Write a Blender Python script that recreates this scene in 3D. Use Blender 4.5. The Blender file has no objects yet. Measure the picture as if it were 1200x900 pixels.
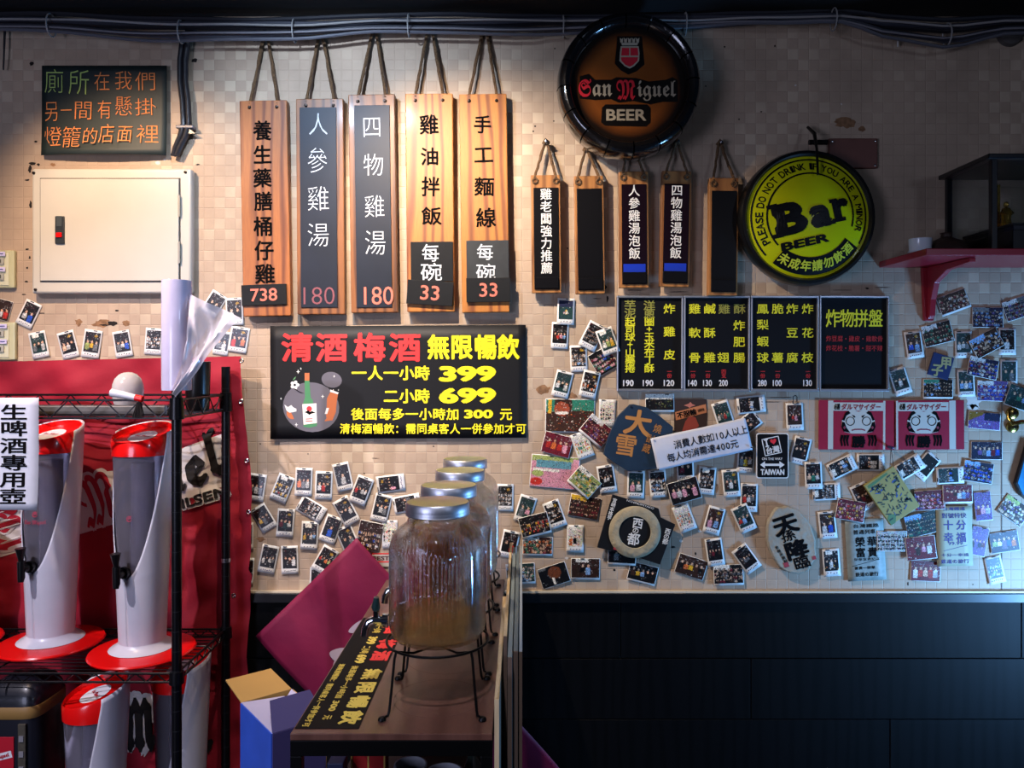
import bpy, math, random
from math import sin, cos, pi, radians, atan2, sqrt
from mathutils import Vector, Matrix

SC = bpy.context.scene
COL = SC.collection
D = 2.4; FPX = 905.0; VX = 612.0; VY = 425.0; EYE = 1.5

def srgb(h, a=1.0):
    h = h.lstrip('#'); o = []
    for i in (0, 2, 4):
        x = int(h[i:i+2], 16)/255
        o.append(x/12.92 if x <= .04045 else ((x+.055)/1.055)**2.4)
    return (o[0], o[1], o[2], a)

# ---------------------------------------------------------------- camera
cam = bpy.data.cameras.new('camera'); camo = bpy.data.objects.new('camera', cam); COL.objects.link(camo)
camo.location = (0, -D, EYE); camo.rotation_euler = (pi/2, 0, 0)
cam.sensor_fit = 'HORIZONTAL'; cam.sensor_width = 36; cam.lens = 36*FPX/1200
cam.shift_x = (600-VX)/1200; cam.shift_y = (VY-450)/1200
cam.clip_start = .02
SC.camera = camo
# ---------------------------------------------------------------- world, exposure
w = bpy.data.worlds.new('world'); SC.world = w; w.use_nodes = True
w.node_tree.nodes['Background'].inputs[0].default_value = (.35, .5, 1, 1)
w.node_tree.nodes['Background'].inputs[1].default_value = .02
SC.view_settings.view_transform = 'Standard'; SC.view_settings.look = 'None'
SC.view_settings.exposure = 0.62; SC.view_settings.gamma = 1
# ---------------------------------------------------------------- lights
def spot(name, loc, tgt, power, col, size, blend, radius):
    l = bpy.data.lights.new(name, 'SPOT'); l.energy = power; l.color = col
    l.spot_size = radians(size); l.spot_blend = blend; l.shadow_soft_size = radius
    o = bpy.data.objects.new(name, l); COL.objects.link(o); o.location = loc
    o.rotation_euler = (Vector(tgt)-Vector(loc)).to_track_quat('-Z', 'Y').to_euler(); return o
def area(name, loc, tgt, power, col, sx, sy):
    l = bpy.data.lights.new(name, 'AREA'); l.energy = power; l.color = col; l.shape = 'RECTANGLE'; l.size = sx; l.size_y = sy
    o = bpy.data.objects.new(name, l); COL.objects.link(o); o.location = loc
    o.rotation_euler = (Vector(tgt)-Vector(loc)).to_track_quat('-Z', 'Y').to_euler(); return o
spot('track_spotlight', (-1.35, -.80, 2.5), (-1.12, 0, 1.66), 56, (1, .70, .47), 78, .85, .016)
spot('track_spotlight', (-.48, -.80, 2.5), (-.08, 0, 1.55), 92, (1, .77, .56), 88, .9, .014)
spot('track_spotlight', (-.70, -.80, 2.5), (-.50, 0, 2.0), 34, (.60, .76, 1), 96, .9, .02)
area('cold_lamp', (2.0, -.52, .62), (1.45, 0, .80), 22, (.20, .50, 1), .2, .3)
spot('track_spotlight', (-1.75, -1.5, 2.5), (-1.05, -.3, .95), 95, (.92, .86, 1), 62, .8, .02)
spot('track_spotlight', (-.15, -1.9, 2.52), (-.25, -.85, .75), 55, (.90, .88, 1), 40, .9, .03)
area('street_window', (2.4, -3.6, 2.3), (.0, -.9, .7), 5, (.60, .72, 1), .28, .28)  # small unseen fill panel, added for a glint on the domed sign
area('shop_window', (-1.9, -3.2, 1.3), (-.3, -.9, 1.0), 21, (.66, .70, 1), .9, 1.1)

# ---------------------------------------------------------------- helpers
def at(px, py, off=0.0):
    d = D-off
    return Vector(((px-VX)*d/FPX, -off, EYE-(py-VY)*d/FPX))
def K(off=0.0): return (D-off)/FPX

def mesh_obj(name, me, parent=None):
    o = bpy.data.objects.new(name, me); COL.objects.link(o)
    if parent is not None: o.parent = parent
    return o
def tag(o, label, cat=None, group=None):
    if label: o['label'] = label
    if cat: o['category'] = cat
    if group: o['group'] = group
    return o
def thing(name, label, cat, loc=(0, 0, 0), rot=(0, 0, 0), group=None):
    o = bpy.data.objects.new(name, None); COL.objects.link(o); o.empty_display_size = .02
    o.location = loc; o.rotation_euler = rot
    return tag(o, label, cat, group)
def copy_tree(o, parent=None):
    c = o.copy(); COL.objects.link(c)
    if parent is not None: c.parent = parent
    for ch in KIDS.get(o.name, []): copy_tree(ch, c)
    return c
KIDS = {}

class M:
    def __init__(s): s.v = []; s.f = []; s.c = []
    def box(s, x0, x1, y0, y1, z0, z1):
        b = len(s.v)
        s.v += [(x0,y0,z0),(x1,y0,z0),(x1,y1,z0),(x0,y1,z0),(x0,y0,z1),(x1,y0,z1),(x1,y1,z1),(x0,y1,z1)]
        s.f += [tuple(b+i for i in q) for q in ((0,3,2,1),(4,5,6,7),(0,1,5,4),(1,2,6,5),(2,3,7,6),(3,0,4,7))]
        return s
    def prism(s, pts, y0, y1):          # pts in (x,z); y0 front (more negative)
        b = len(s.v); n = len(pts)
        s.v += [(x, y0, z) for x, z in pts]+[(x, y1, z) for x, z in pts]
        s.f.append(tuple(range(b, b+n))); s.f.append(tuple(range(b+2*n-1, b+n-1, -1)))
        for i in range(n):
            j = (i+1) % n; s.f.append((b+i, b+n+i, b+n+j, b+j))
        return s
    def flat(s, pts, y):
        b = len(s.v); s.v += [(x, y, z) for x, z in pts]; s.f.append(tuple(range(b, b+len(pts)))); return s
    def tube(s, pts, r, n=8, caps=True):
        P = [Vector(p) for p in pts]; m = len(P); R = r if isinstance(r, (list, tuple)) else [r]*m
        b = len(s.v); up = None
        for i in range(m):
            t = (P[min(i+1, m-1)]-P[max(i-1, 0)])
            if t.length < 1e-9: t = Vector((0, 0, 1))
            t.normalize()
            if up is None:
                up = Vector((0, 0, 1)) if abs(t.z) < .9 else Vector((1, 0, 0))
            a = up.cross(t)
            if a.length < 1e-4: a = Vector((1, 0, 0)).cross(t)
            a.normalize(); c = t.cross(a); up = c
            for k in range(n):
                q = P[i]+(a*cos(2*pi*k/n)+c*sin(2*pi*k/n))*R[i]; s.v.append(tuple(q))
        for i in range(m-1):
            for k in range(n):
                k2 = (k+1) % n
                s.f.append((b+i*n+k, b+i*n+k2, b+(i+1)*n+k2, b+(i+1)*n+k))
        if caps:
            s.f.append(tuple(b+k for k in range(n-1, -1, -1))); s.f.append(tuple(b+(m-1)*n+k for k in range(n)))
        return s
    def lathe(s, prof, n=32, axis='z', c=(0, 0, 0), a0=0, a1=2*pi, rfun=None):
        b = len(s.v); full = abs(a1-a0-2*pi) < 1e-6; cols = n if full else n+1; m = len(prof)
        for k in range(cols):
            a = a0+(a1-a0)*k/n
            for (r, h) in prof:
                rr = rfun(r, h, a) if rfun else r
                if axis == 'z': s.v.append((c[0]+rr*cos(a), c[1]+rr*sin(a), c[2]+h))
                else: s.v.append((c[0]+rr*cos(a), c[1]+h, c[2]+rr*sin(a)))
        for k in range(n):
            k2 = (k+1) % cols
            for j in range(m-1):
                q = (b+k*m+j, b+k2*m+j, b+k2*m+j+1, b+k*m+j+1)
                s.f.append(q)
        return s
    def grid(s, fn, nu, nv, img=None):
        b = len(s.v)
        for j in range(nv+1):
            for i in range(nu+1): s.v.append(tuple(fn(i/nu, j/nv)))
        for j in range(nv):
            for i in range(nu):
                q = b+j*(nu+1)+i; s.f.append((q, q+nu+1, q+nu+2, q+1))
                if img is not None: s.c.append(img[j][i])
        return s
    def build(s, name, mat, parent=None, smooth=False, bevel=0, seg=2, thick=0, sub=0, kind=None):
        me = bpy.data.meshes.new(name); me.from_pydata(s.v, [], s.f); me.update()
        if s.c:
            at_ = me.color_attributes.new('Col', 'FLOAT_COLOR', 'CORNER'); buf = []
            for p, c in zip(me.polygons, s.c):
                for _ in range(p.loop_total): buf += [c[0], c[1], c[2], 1]
            at_.data.foreach_set('color', buf)
        if mat: me.materials.append(mat)
        if smooth:
            me.polygons.foreach_set('use_smooth', [True]*len(me.polygons))
            try: me.set_sharp_from_angle(angle=radians(40))
            except Exception: pass
        o = mesh_obj(name, me, parent)
        if parent is not None: KIDS.setdefault(parent.name, []).append(o)
        if thick:
            m = o.modifiers.new('t', 'SOLIDIFY'); m.thickness = thick; m.offset = 0
        if bevel:
            m = o.modifiers.new('b', 'BEVEL'); m.width = bevel; m.segments = seg; m.limit_method = 'ANGLE'
        if sub:
            m = o.modifiers.new('s', 'SUBSURF'); m.levels = sub; m.render_levels = sub
        if kind: o['kind'] = kind
        return o

# ---------------------------------------------------------------- materials
MATS = {}
def mat(name, col='#808080', rough=.5, metal=0, bump=0, bscale=40, var=0, vscale=8, emit=0, trans=0, ior=1.45, coat=0, alpha=1, spec=None):
    if name in MATS: return MATS[name]
    m = bpy.data.materials.new(name); m.use_nodes = True; nt = m.node_tree; b = nt.nodes['Principled BSDF']
    c = srgb(col) if isinstance(col, str) else col
    b.inputs['Base Color'].default_value = c; b.inputs['Roughness'].default_value = rough; b.inputs['Metallic'].default_value = metal
    b.inputs['Transmission Weight'].default_value = trans; b.inputs['IOR'].default_value = ior
    b.inputs['Coat Weight'].default_value = coat; b.inputs['Coat Roughness'].default_value = .05; b.inputs['Alpha'].default_value = alpha
    if spec is not None: b.inputs['Specular IOR Level'].default_value = spec
    tc = nt.nodes.new('ShaderNodeTexCoord')
    if var:
        n = nt.nodes.new('ShaderNodeTexNoise'); n.inputs['Scale'].default_value = vscale; n.inputs['Detail'].default_value = 6
        nt.links.new(tc.outputs['Object'], n.inputs['Vector'])
        mx = nt.nodes.new('ShaderNodeMix'); mx.data_type = 'RGBA'; mx.blend_type = 'MULTIPLY'
        mr = nt.nodes.new('ShaderNodeMapRange'); mr.inputs['From Min'].default_value = .3; mr.inputs['From Max'].default_value = .7
        mr.inputs['To Min'].default_value = 1-var; mr.inputs['To Max'].default_value = 1
        nt.links.new(n.outputs['Fac'], mr.inputs['Value']); mx.inputs['Factor'].default_value = 1
        mx.inputs['A'].default_value = c; nt.links.new(mr.outputs['Result'], mx.inputs['B']); nt.links.new(mx.outputs['Result'], b.inputs['Base Color'])
    if bump:
        n = nt.nodes.new('ShaderNodeTexNoise'); n.inputs['Scale'].default_value = bscale; n.inputs['Detail'].default_value = 5
        nt.links.new(tc.outputs['Object'], n.inputs['Vector'])
        bp = nt.nodes.new('ShaderNodeBump'); bp.inputs['Strength'].default_value = bump; bp.inputs['Distance'].default_value = .01
        nt.links.new(n.outputs['Fac'], bp.inputs['Height']); nt.links.new(bp.outputs['Normal'], b.inputs['Normal'])
    MATS[name] = m; return m

def wood(name, light, dark, scale=9, rough=.5, coat=.06, stretch=.12, dist=5.5):
    m = bpy.data.materials.new(name); m.use_nodes = True; nt = m.node_tree; b = nt.nodes['Principled BSDF']; N = nt.nodes.new; L = nt.links.new
    tc = N('ShaderNodeTexCoord'); oi = N('ShaderNodeObjectInfo'); vm = N('ShaderNodeVectorMath'); vm.operation = 'MULTIPLY_ADD'
    cx = N('ShaderNodeCombineXYZ'); L(oi.outputs['Random'], cx.inputs[0]); L(oi.outputs['Random'], cx.inputs[2]); cx.inputs[1].default_value = .3
    sc = N('ShaderNodeVectorMath'); sc.operation = 'SCALE'; sc.inputs['Scale'].default_value = 3.7; L(cx.outputs[0], sc.inputs[0])
    L(tc.outputs['Object'], vm.inputs[0]); vm.inputs[1].default_value = (1, .4, stretch); L(sc.outputs[0], vm.inputs[2])
    nz = N('ShaderNodeTexNoise'); nz.inputs['Scale'].default_value = 7; nz.inputs['Detail'].default_value = 2; L(vm.outputs[0], nz.inputs['Vector'])
    wv = N('ShaderNodeTexWave'); wv.wave_type = 'BANDS'; wv.bands_direction = 'X'; wv.inputs['Scale'].default_value = scale
    wv.inputs['Distortion'].default_value = dist; wv.inputs['Detail'].default_value = 2; wv.inputs['Detail Scale'].default_value = 1.3
    ad = N('ShaderNodeVectorMath'); ad.operation = 'ADD'
    s2 = N('ShaderNodeVectorMath'); s2.operation = 'SCALE'; s2.inputs['Scale'].default_value = .12; L(nz.outputs['Color'], s2.inputs[0])
    L(vm.outputs[0], ad.inputs[0]); L(s2.outputs[0], ad.inputs[1]); L(ad.outputs[0], wv.inputs['Vector'])
    fine = N('ShaderNodeTexNoise'); fine.inputs['Scale'].default_value = 220; L(vm.outputs[0], fine.inputs['Vector'])
    r = N('ShaderNodeValToRGB'); r.color_ramp.elements[0].color = srgb(dark); r.color_ramp.elements[1].color = srgb(light)
    r.color_ramp.elements[0].position = .0; r.color_ramp.elements[1].position = .55
    L(wv.outputs['Fac'], r.inputs[0])
    mx = N('ShaderNodeMix'); mx.data_type = 'RGBA'; mx.blend_type = 'MULTIPLY'; mx.inputs['Factor'].default_value = .35
    L(r.outputs[0], mx.inputs['A']); L(fine.outputs['Fac'], mx.inputs['B']); L(mx.outputs['Result'], b.inputs['Base Color'])
    b.inputs['Roughness'].default_value = rough; b.inputs['Coat Weight'].default_value = coat; b.inputs['Coat Roughness'].default_value = .15
    MATS[name] = m; return m

def wallpaper():
    m = bpy.data.materials.new('wallpaper'); m.use_nodes = True; nt = m.node_tree; b = nt.nodes['Principled BSDF']; N = nt.nodes.new; L = nt.links.new
    g = N('ShaderNodeNewGeometry'); cell = .033
    sc = N('ShaderNodeVectorMath'); sc.operation = 'SCALE'; sc.inputs['Scale'].default_value = 1/cell; L(g.outputs['Position'], sc.inputs[0])
    sp = N('ShaderNodeSeparateXYZ'); L(sc.outputs[0], sp.inputs[0])
    fx = N('ShaderNodeMath'); fx.operation = 'FLOOR'; L(sp.outputs['X'], fx.inputs[0])
    fz = N('ShaderNodeMath'); fz.operation = 'FLOOR'; L(sp.outputs['Z'], fz.inputs[0])
    cb = N('ShaderNodeCombineXYZ'); L(fx.outputs[0], cb.inputs[0]); L(fz.outputs[0], cb.inputs[1])
    wn = N('ShaderNodeTexWhiteNoise'); wn.noise_dimensions = '2D'; L(cb.outputs[0], wn.inputs['Vector'])
    ad = N('ShaderNodeMath'); ad.operation = 'ADD'; L(fx.outputs[0], ad.inputs[0]); L(fz.outputs[0], ad.inputs[1])
    pp = N('ShaderNodeMath'); pp.operation = 'PINGPONG'; pp.inputs[1].default_value = 1; L(ad.outputs[0], pp.inputs[0])
    big = N('ShaderNodeTexNoise'); big.inputs['Scale'].default_value = 1.6; big.inputs['Detail'].default_value = 4; L(g.outputs['Position'], big.inputs['Vector'])
    mr = N('ShaderNodeMapRange'); mr.inputs['From Min'].default_value = .42; mr.inputs['From Max'].default_value = .6; L(big.outputs['Fac'], mr.inputs['Value'])
    # a cell is light where the checker says so and its own random number is high
    mu = N('ShaderNodeMath'); mu.operation = 'MULTIPLY'; L(pp.outputs[0], mu.inputs[0]); L(wn.outputs['Value'], mu.inputs[1])
    mu2 = N('ShaderNodeMath'); mu2.operation = 'MULTIPLY'; L(mu.outputs[0], mu2.inputs[0]); L(mr.outputs['Result'], mu2.inputs[1])
    mx = N('ShaderNodeMix'); mx.data_type = 'RGBA'; mx.inputs['A'].default_value = srgb('#b09b86'); mx.inputs['B'].default_value = srgb('#c6b49c')
    L(mu2.outputs[0], mx.inputs['Factor'])
    st = N('ShaderNodeTexNoise'); st.inputs['Scale'].default_value = 3.2; st.inputs['Detail'].default_value = 8; st.inputs['Roughness'].default_value = .62; L(g.outputs['Position'], st.inputs['Vector'])
    sr = N('ShaderNodeMapRange'); sr.inputs['From Min'].default_value = .36; sr.inputs['From Max'].default_value = .58; sr.inputs['To Min'].default_value = .80; L(st.outputs['Fac'], sr.inputs['Value'])
    m2 = N('ShaderNodeMix'); m2.data_type = 'RGBA'; m2.blend_type = 'MULTIPLY'; m2.inputs['Factor'].default_value = 1
    L(mx.outputs['Result'], m2.inputs['A']); L(sr.outputs['Result'], m2.inputs['B'])
    # joints
    def edge(src):
        fr = N('ShaderNodeMath'); fr.operation = 'FRACT'; L(src, fr.inputs[0])
        p = N('ShaderNodeMath'); p.operation = 'SUBTRACT'; p.inputs[1].default_value = .5; L(fr.outputs[0], p.inputs[0])
        a = N('ShaderNodeMath'); a.operation = 'ABSOLUTE'; L(p.outputs[0], a.inputs[0])
        q = N('ShaderNodeMapRange'); q.inputs['From Min'].default_value = .44; q.inputs['From Max'].default_value = .5; q.inputs['To Min'].default_value = 1; q.inputs['To Max'].default_value = 0
        L(a.outputs[0], q.inputs['Value']); return q.outputs['Result']
    ex, ez = edge(sp.outputs['X']), edge(sp.outputs['Z'])
    mn = N('ShaderNodeMath'); mn.operation = 'MINIMUM'; L(ex, mn.inputs[0]); L(ez, mn.inputs[1])
    wv = N('ShaderNodeTexNoise'); wv.inputs['Scale'].default_value = 1; wv.inputs['Detail'].default_value = 3
    sv = N('ShaderNodeVectorMath'); sv.operation = 'MULTIPLY'; sv.inputs[1].default_value = (60, 60, 900); L(g.outputs['Position'], sv.inputs[0]); L(sv.outputs[0], wv.inputs['Vector'])
    h = N('ShaderNodeMath'); h.operation = 'MULTIPLY_ADD'; h.inputs[1].default_value = .35; L(wv.outputs['Fac'], h.inputs[0]); L(mn.outputs[0], h.inputs[2])
    h2 = N('ShaderNodeMath'); h2.operation = 'MULTIPLY_ADD'; h2.inputs[1].default_value = .5; L(wn.outputs['Value'], h2.inputs[0]); L(h.outputs[0], h2.inputs[2])
    bp = N('ShaderNodeBump'); bp.inputs['Strength'].default_value = .55; bp.inputs['Distance'].default_value = .0014; L(h2.outputs[0], bp.inputs['Height'])
    L(bp.outputs['Normal'], b.inputs['Normal']); L(m2.outputs['Result'], b.inputs['Base Color'])
    b.inputs['Roughness'].default_value = .62; b.inputs['Specular IOR Level'].default_value = .3
    return m

def colmat(name, rough=.35, coat=.3):
    m = bpy.data.materials.new(name); m.use_nodes = True; nt = m.node_tree; b = nt.nodes['Principled BSDF']
    a = nt.nodes.new('ShaderNodeAttribute'); a.attribute_name = 'Col'; nt.links.new(a.outputs['Color'], b.inputs['Base Color'])
    b.inputs['Roughness'].default_value = rough; b.inputs['Coat Weight'].default_value = coat; b.inputs['Coat Roughness'].default_value = .12
    MATS[name] = m; return m

WALL = wallpaper()
PRINT = colmat('photo_print'); MATTE = colmat('matte_print', .7, 0)
BLACK = mat('black_chalk_paint', '#101215', .6, var=.3, vscale=14, spec=.25)
SLATE = mat('slate_panel', '#151d2c', .5, var=.35, vscale=9, spec=.35)
BLKMET = mat('black_metal', '#0c0c0e', .35, metal=.6)
STEEL = mat('steel', '#c9c9cc', .2, metal=1)
CHROME = mat('chrome', '#dfe2e8', .08, metal=1)
CARD = mat('photo_card', '#d9d9d6', .5)
INK = mat('black_ink', '#0a090b', .85, spec=.08)
PENINK = mat('pen_ink', '#20283c', .6)
BLUEINK = mat('blue_ink', '#20286e', .6)
PINE = wood('pine_board', '#a5602a', '#703714', 8)
PINEL = wood('pale_pine_board', '#b9752f', '#80441a', 8)
OAK = wood('oak_board', '#8a5426', '#583010', 11, dist=4)
BAMBOO = wood('light_wood', '#a8713a', '#7c4c20', 10, dist=2)
EDGE = wood('plywood_edge', '#cdb691', '#a98d63', 14, dist=2, coat=0, rough=.6)
TABLEM = wood('table_laminate', '#66443a', '#57382f', 5, rough=.3, coat=.2)
ROPE = mat('jute_rope', '#7c5d3e', .9, bump=1, bscale=300, var=.5, vscale=200)
SCREW = mat('dark_screw', '#2a2320', .35, metal=.8)
RED = mat('red_plastic', '#e01010', .22, coat=.4)
WHITEP = mat('white_plastic', '#d6d6dc', .3, var=.12, vscale=12, coat=.2)
BLACKP = mat('black_plastic', '#0a0a0c', .3)
WHITEL = mat('white_paint', '#d8d8d4', .6)
YEL = mat('yellow_vinyl', '#f0e21c', .5)
REDV = mat('red_vinyl', '#d83030', .5)
CHALK = mat('white_chalk', '#c4cad0', .9)
CHALKO = mat('orange_chalk', '#e08a4e', .9)
CHALKP = mat('pink_chalk', '#c8705f', .9)
CHALKD = mat('faded_pink_chalk', '#7d4a52', .9)
CHALKG = mat('green_chalk', '#a9c26a', .9)
PAPER = mat('white_paper', '#c9ccd6', .55, var=.1, vscale=20)

# ---------------------------------------------------------------- text (filled in one go at the end)
TEXTQ = []
class Letters:
    """Flat lettering mesh; items are filled from the font outlines at the end."""
    def __init__(s, name, m, parent, y, warp=None, label=None, shear=0, depth=0):
        s.me = bpy.data.meshes.new(name); s.me.materials.append(m); s.o = mesh_obj(name, s.me, parent)
        if parent is not None: KIDS.setdefault(parent.name, []).append(s.o)
        s.y = y; s.warp = warp; s.items = []; s.shear = shear; s.flat_up = False
        if label: s.o['label'] = label
        TEXTQ.append(s)
    def em(s, txt, x, z, w, h, off=0.0, rot=0, dx=0, dz=0, jit=0):   # one glyph per step (dx,dz), em square w x h
        for i, ch in enumerate(txt):
            if ch != ' ':
                r = rot+(random.uniform(-jit, jit) if jit else 0)
                s.items.append((ch, off, 0, x+dx*i, z+dz*i, w, h, r))
        return s
    def fit(s, txt, x, z, w, h, off=0.0, rot=0):
        s.items.append((txt, off, 1, x, z, w, h, rot)); return s

def fill_text():
    keys = {}
    for L in TEXTQ:
        for it in L.items: keys.setdefault((it[0], min(it[1], 0)), None)
    objs = {}
    for k in keys:
        cu = bpy.data.curves.new('g', 'FONT'); cu.body = k[0]; cu.size = 1; cu.offset = k[1]; cu.resolution_u = 3
        cu.align_x = 'CENTER'; o = bpy.data.objects.new('g', cu); COL.objects.link(o); objs[k] = o
    bpy.context.view_layer.update(); dg = bpy.context.evaluated_depsgraph_get()
    for k, o in objs.items():
        ev = o.evaluated_get(dg); me = ev.to_mesh()
        vs = [(v.co.x, v.co.y) for v in me.vertices]; fs = [tuple(p.vertices) for p in me.polygons]
        ev.to_mesh_clear()
        keys[k] = (vs, fs)
    for o in objs.values():
        cu = o.data; bpy.data.objects.remove(o); bpy.data.curves.remove(cu)
    for L in list(TEXTQ):          # big characters are parts of their own
        big = [i for i in L.items if i[5] >= .024 or i[6] >= .026]
        if len(L.items) > 1 and big:
            if len(big) == len(L.items): big = big[1:]
            L.items = [i for i in L.items if i not in big]
            for it in big:
                n = Letters(L.me.name.split('.')[0], L.me.materials[0], L.o.parent, L.y, L.warp); n.items = [it]; n.shear = L.shear; n.flat_up = L.flat_up
                if 'label' in L.o: n.o['label'] = L.o['label']
    for L in TEXTQ:
        V = []; Fc = []
        for (t, off, mode, x, z, w_, h_, r) in L.items:
            vs, fs = keys[(t, min(off, 0))]
            if not vs: continue
            if mode:
                xs = [p[0] for p in vs]; ys = [p[1] for p in vs]
                x0, x1, y0, y1 = min(xs), max(xs), min(ys), max(ys)
                e = 2*max(off, 0); sx = w_/max(x1-x0+e, 1e-4); sy = h_/max(y1-y0+e, 1e-4); ox = (x0+x1)/2; oy = (y0+y1)/2
            else: sx, sy, ox, oy = w_, h_, 0, .38
            c_, s_ = cos(r), sin(r)        # a heavier face is the outline stamped round a small circle
            for si, (ex, ey) in enumerate([(0, 0)] if off <= 0 else [(off*cos(2*pi*i/6), off*sin(2*pi*i/6)) for i in range(6)]):
                b = len(V); dy = .00009*si
                for (px, py) in vs:
                    a = (px+ex-ox)*sx; q = (py+ey-oy)*sy; a += q*L.shear
                    X = x+a*c_-q*s_; Z = z+a*s_+q*c_
                    p3 = L.warp(X, Z) if L.warp else (X, L.y, Z)
                    V.append((p3[0], p3[1], p3[2]+dy) if L.flat_up else (p3[0], p3[1]-dy, p3[2]))
                Fc += [tuple(b+i for i in f) for f in fs]
        L.me.from_pydata(V, [], Fc); L.me.update()

class Frame:
    """Local frame of a flat thing on the wall: absolute photo pixels -> local metres."""
    def __init__(s, name, label, cat, cx, cy, off, rot=0, group=None, tilt=0):
        s.cx, s.cy, s.rot = cx, cy, radians(rot); s.k = K(off)
        s.o = thing(name, label, cat, at(cx, cy, off), (tilt, -s.rot, 0), group)
    def p(s, px, py):
        x = (px-s.cx)*s.k; z = -(py-s.cy)*s.k; c, q = cos(-s.rot), sin(-s.rot)
        return (x*c-z*q, x*q+z*c)
    def m(s, px): return px*s.k
    def rect(s, mb, cx, cy, w, h, y0, y1):
        x, z = s.p(cx, cy); w *= s.k/2; h *= s.k/2
        return mb.box(x-w, x+w, y0, y1, z-h, z+h)
def ell(cx, cz, rx, rz, n=24, rot=0):
    return [(cx+rx*cos(2*pi*i/n)*cos(rot)-rz*sin(2*pi*i/n)*sin(rot), cz+rx*cos(2*pi*i/n)*sin(rot)+rz*sin(2*pi*i/n)*cos(rot)) for i in range(n)]
def rrect(x0, x1, z0, z1, r, n=5):
    P = []
    for (cx, cz, a) in ((x1-r, z1-r, 0), (x0+r, z1-r, pi/2), (x0+r, z0+r, pi), (x1-r, z0+r, 3*pi/2)):
        for i in range(n+1):
            t = a+pi/2*i/n; P.append((cx+r*cos(t), cz+r*sin(t)))
    return P
def rope_pts(a, b, sag=0, n=10, twist=0):
    a = Vector(a); b = Vector(b); o = []
    for i in range(n+1):
        t = i/n; p = a.lerp(b, t); p.z -= sag*4*t*(1-t)
        if twist and 0 < i < n: p.x += random.uniform(-twist, twist); p.y += random.uniform(-twist, twist)
        o.append(tuple(p))
    return o
random.seed(5)
# ================================================================ SETTING
RAILZ = at(0, 692)[2]
def struct(name, mb, m, **k):
    o = mb.build(name, m, **k); o['kind'] = 'structure'; return o
XL, XR = -2.7, 2.9
wall = struct('wall_back', M().box(XL, XR, 0, .12, RAILZ-.02, 2.75), WALL)
struct('ceiling', M().box(XL, XR, -4.9, .12, 2.575, 2.72), mat('ceiling_paint', '#0b0a0c', .8, var=.4, vscale=5))
struct('floor', M().box(XL, XR, -4.9, .12, -.06, 0), mat('floor_tile', '#2a2624', .4, var=.3, vscale=3))
struct('wall_left', M().box(XL-.1, XL, -4.9, .12, 0, 2.6), mat('side_wall_paint', '#2a2422', .8))
struct('wall_right', M().box(XR, XR+.1, -4.9, .12, 0, 2.6), mat('side_wall_paint_cool', '#22262c', .8))
# dark panelling below the rail, laid in running bond
DARKW = wood('dark_panel_wood', '#07080b', '#030406', 7, rough=.6, coat=0, dist=3)
DARKW.node_tree.nodes['Principled BSDF'].inputs['Specular IOR Level'].default_value = .12
dado = struct('trim_panelling_backing', M().box(XL, XR, .012, .12, 0, RAILZ-.021), mat('panel_backing', '#1d1a18', .7))
rail = struct('trim_rail', M().box(XL, XR, -.016, .011, at(0, 705)[2], at(0, 694)[2]), mat('rail_black', '#07080c', .4), bevel=.002)
struct('trim_rail_edge', M().box(XL, XR, -.012, .011, at(0, 694)[2]+.0005, RAILZ+.001), mat('rail_edge', '#c7bda9', .5))
rows = [(706, 771, 727), (772.2, 842.5, 880), (843.7, 913, 1043), (914, 984, 573)]
for (y0, y1, j) in rows:
    x = j-470*3
    while x < 1700:
        xa, xb = max(at(x+.6, 0)[0], XL), min(at(x+469.4, 0)[0], XR)
        if xb > xa+.02:
            p = M().box(xa, xb, 0, .0118, max(at(0, y1)[2], .004), at(0, y0)[2]).build('plank', DARKW, dado, bevel=.0008, seg=1)
        x += 470
# torn wallpaper, holes and marks: irregular shallow flakes of their own shape
def blob(cx, cy, rx, ry, n=14, rough=.35):
    k = K(); return [((cx-VX)*k+rx*k*cos(2*pi*i/n)*(1+random.uniform(-rough, rough)), EYE-(cy-VY)*k+ry*k*sin(2*pi*i/n)*(1+random.uniform(-rough, rough))) for i in range(n)]
tb = M(); tc = M(); tl = M()
for (x, y, rx, ry) in ((37, 75, 2.5, 2.5), (38, 192, 4, 1.6), (35, 198, 2, 4), (32, 211, 3, 1), (45, 193, 1.5, 1.5), (42, 166, 2, 1), (36, 240, 1.4, 4), (32, 292, 2.4, 1),
        (35, 302, 1, 2), (32, 314, 1.2, 1.2), (31, 330, 2, 1), (228, 71, 4, 2.2), (232, 193, 2.5, .8), (137, 364, 2.5, 1), (131, 379, 6, 3), (122, 381, 5, 1), (28, 345, 3, .7), (49, 367, 4, .6),
        (305, 520, .8, 1), (361, 532, .8, .8), (427, 555, .9, .9), (508, 523, 1, .7), (650, 57, .9, .9), (649, 142, .9, .9), (666, 142, 1, 1), (627, 148, 1, 1), (625, 154, 1, 1), (665, 291, .9, .9),
        (892, 131, 1, 1), (849, 55, 1, 1), (827, 101, .9, .9), (866, 140, .9, .9), (908, 54, 1, 1.4), (1016, 338, 2.5, 1), (1033, 337, 9, .5), (985, 340, 12, .4), (720, 668, 1.4, 1.4), (789, 641, 2.5, 1.2), (815, 649, 1, 2), (440, 537, 4, .4),
        (745, 340, 12, .5), (795, 342, 12, .5), (708, 337, 3, 3), (712, 350, 1, 4), (700, 350, 5, .5), (1064, 684, .7, 2), (1140, 685, .8, .8), (1058, 461, 6, .4), (1083, 460, 5, .4), (915, 466, 16, .5), (905, 471, 12, .4), (1030, 500, 5, .4)):
    tb.flat(blob(x, y, rx, ry), -.0006)
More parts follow.
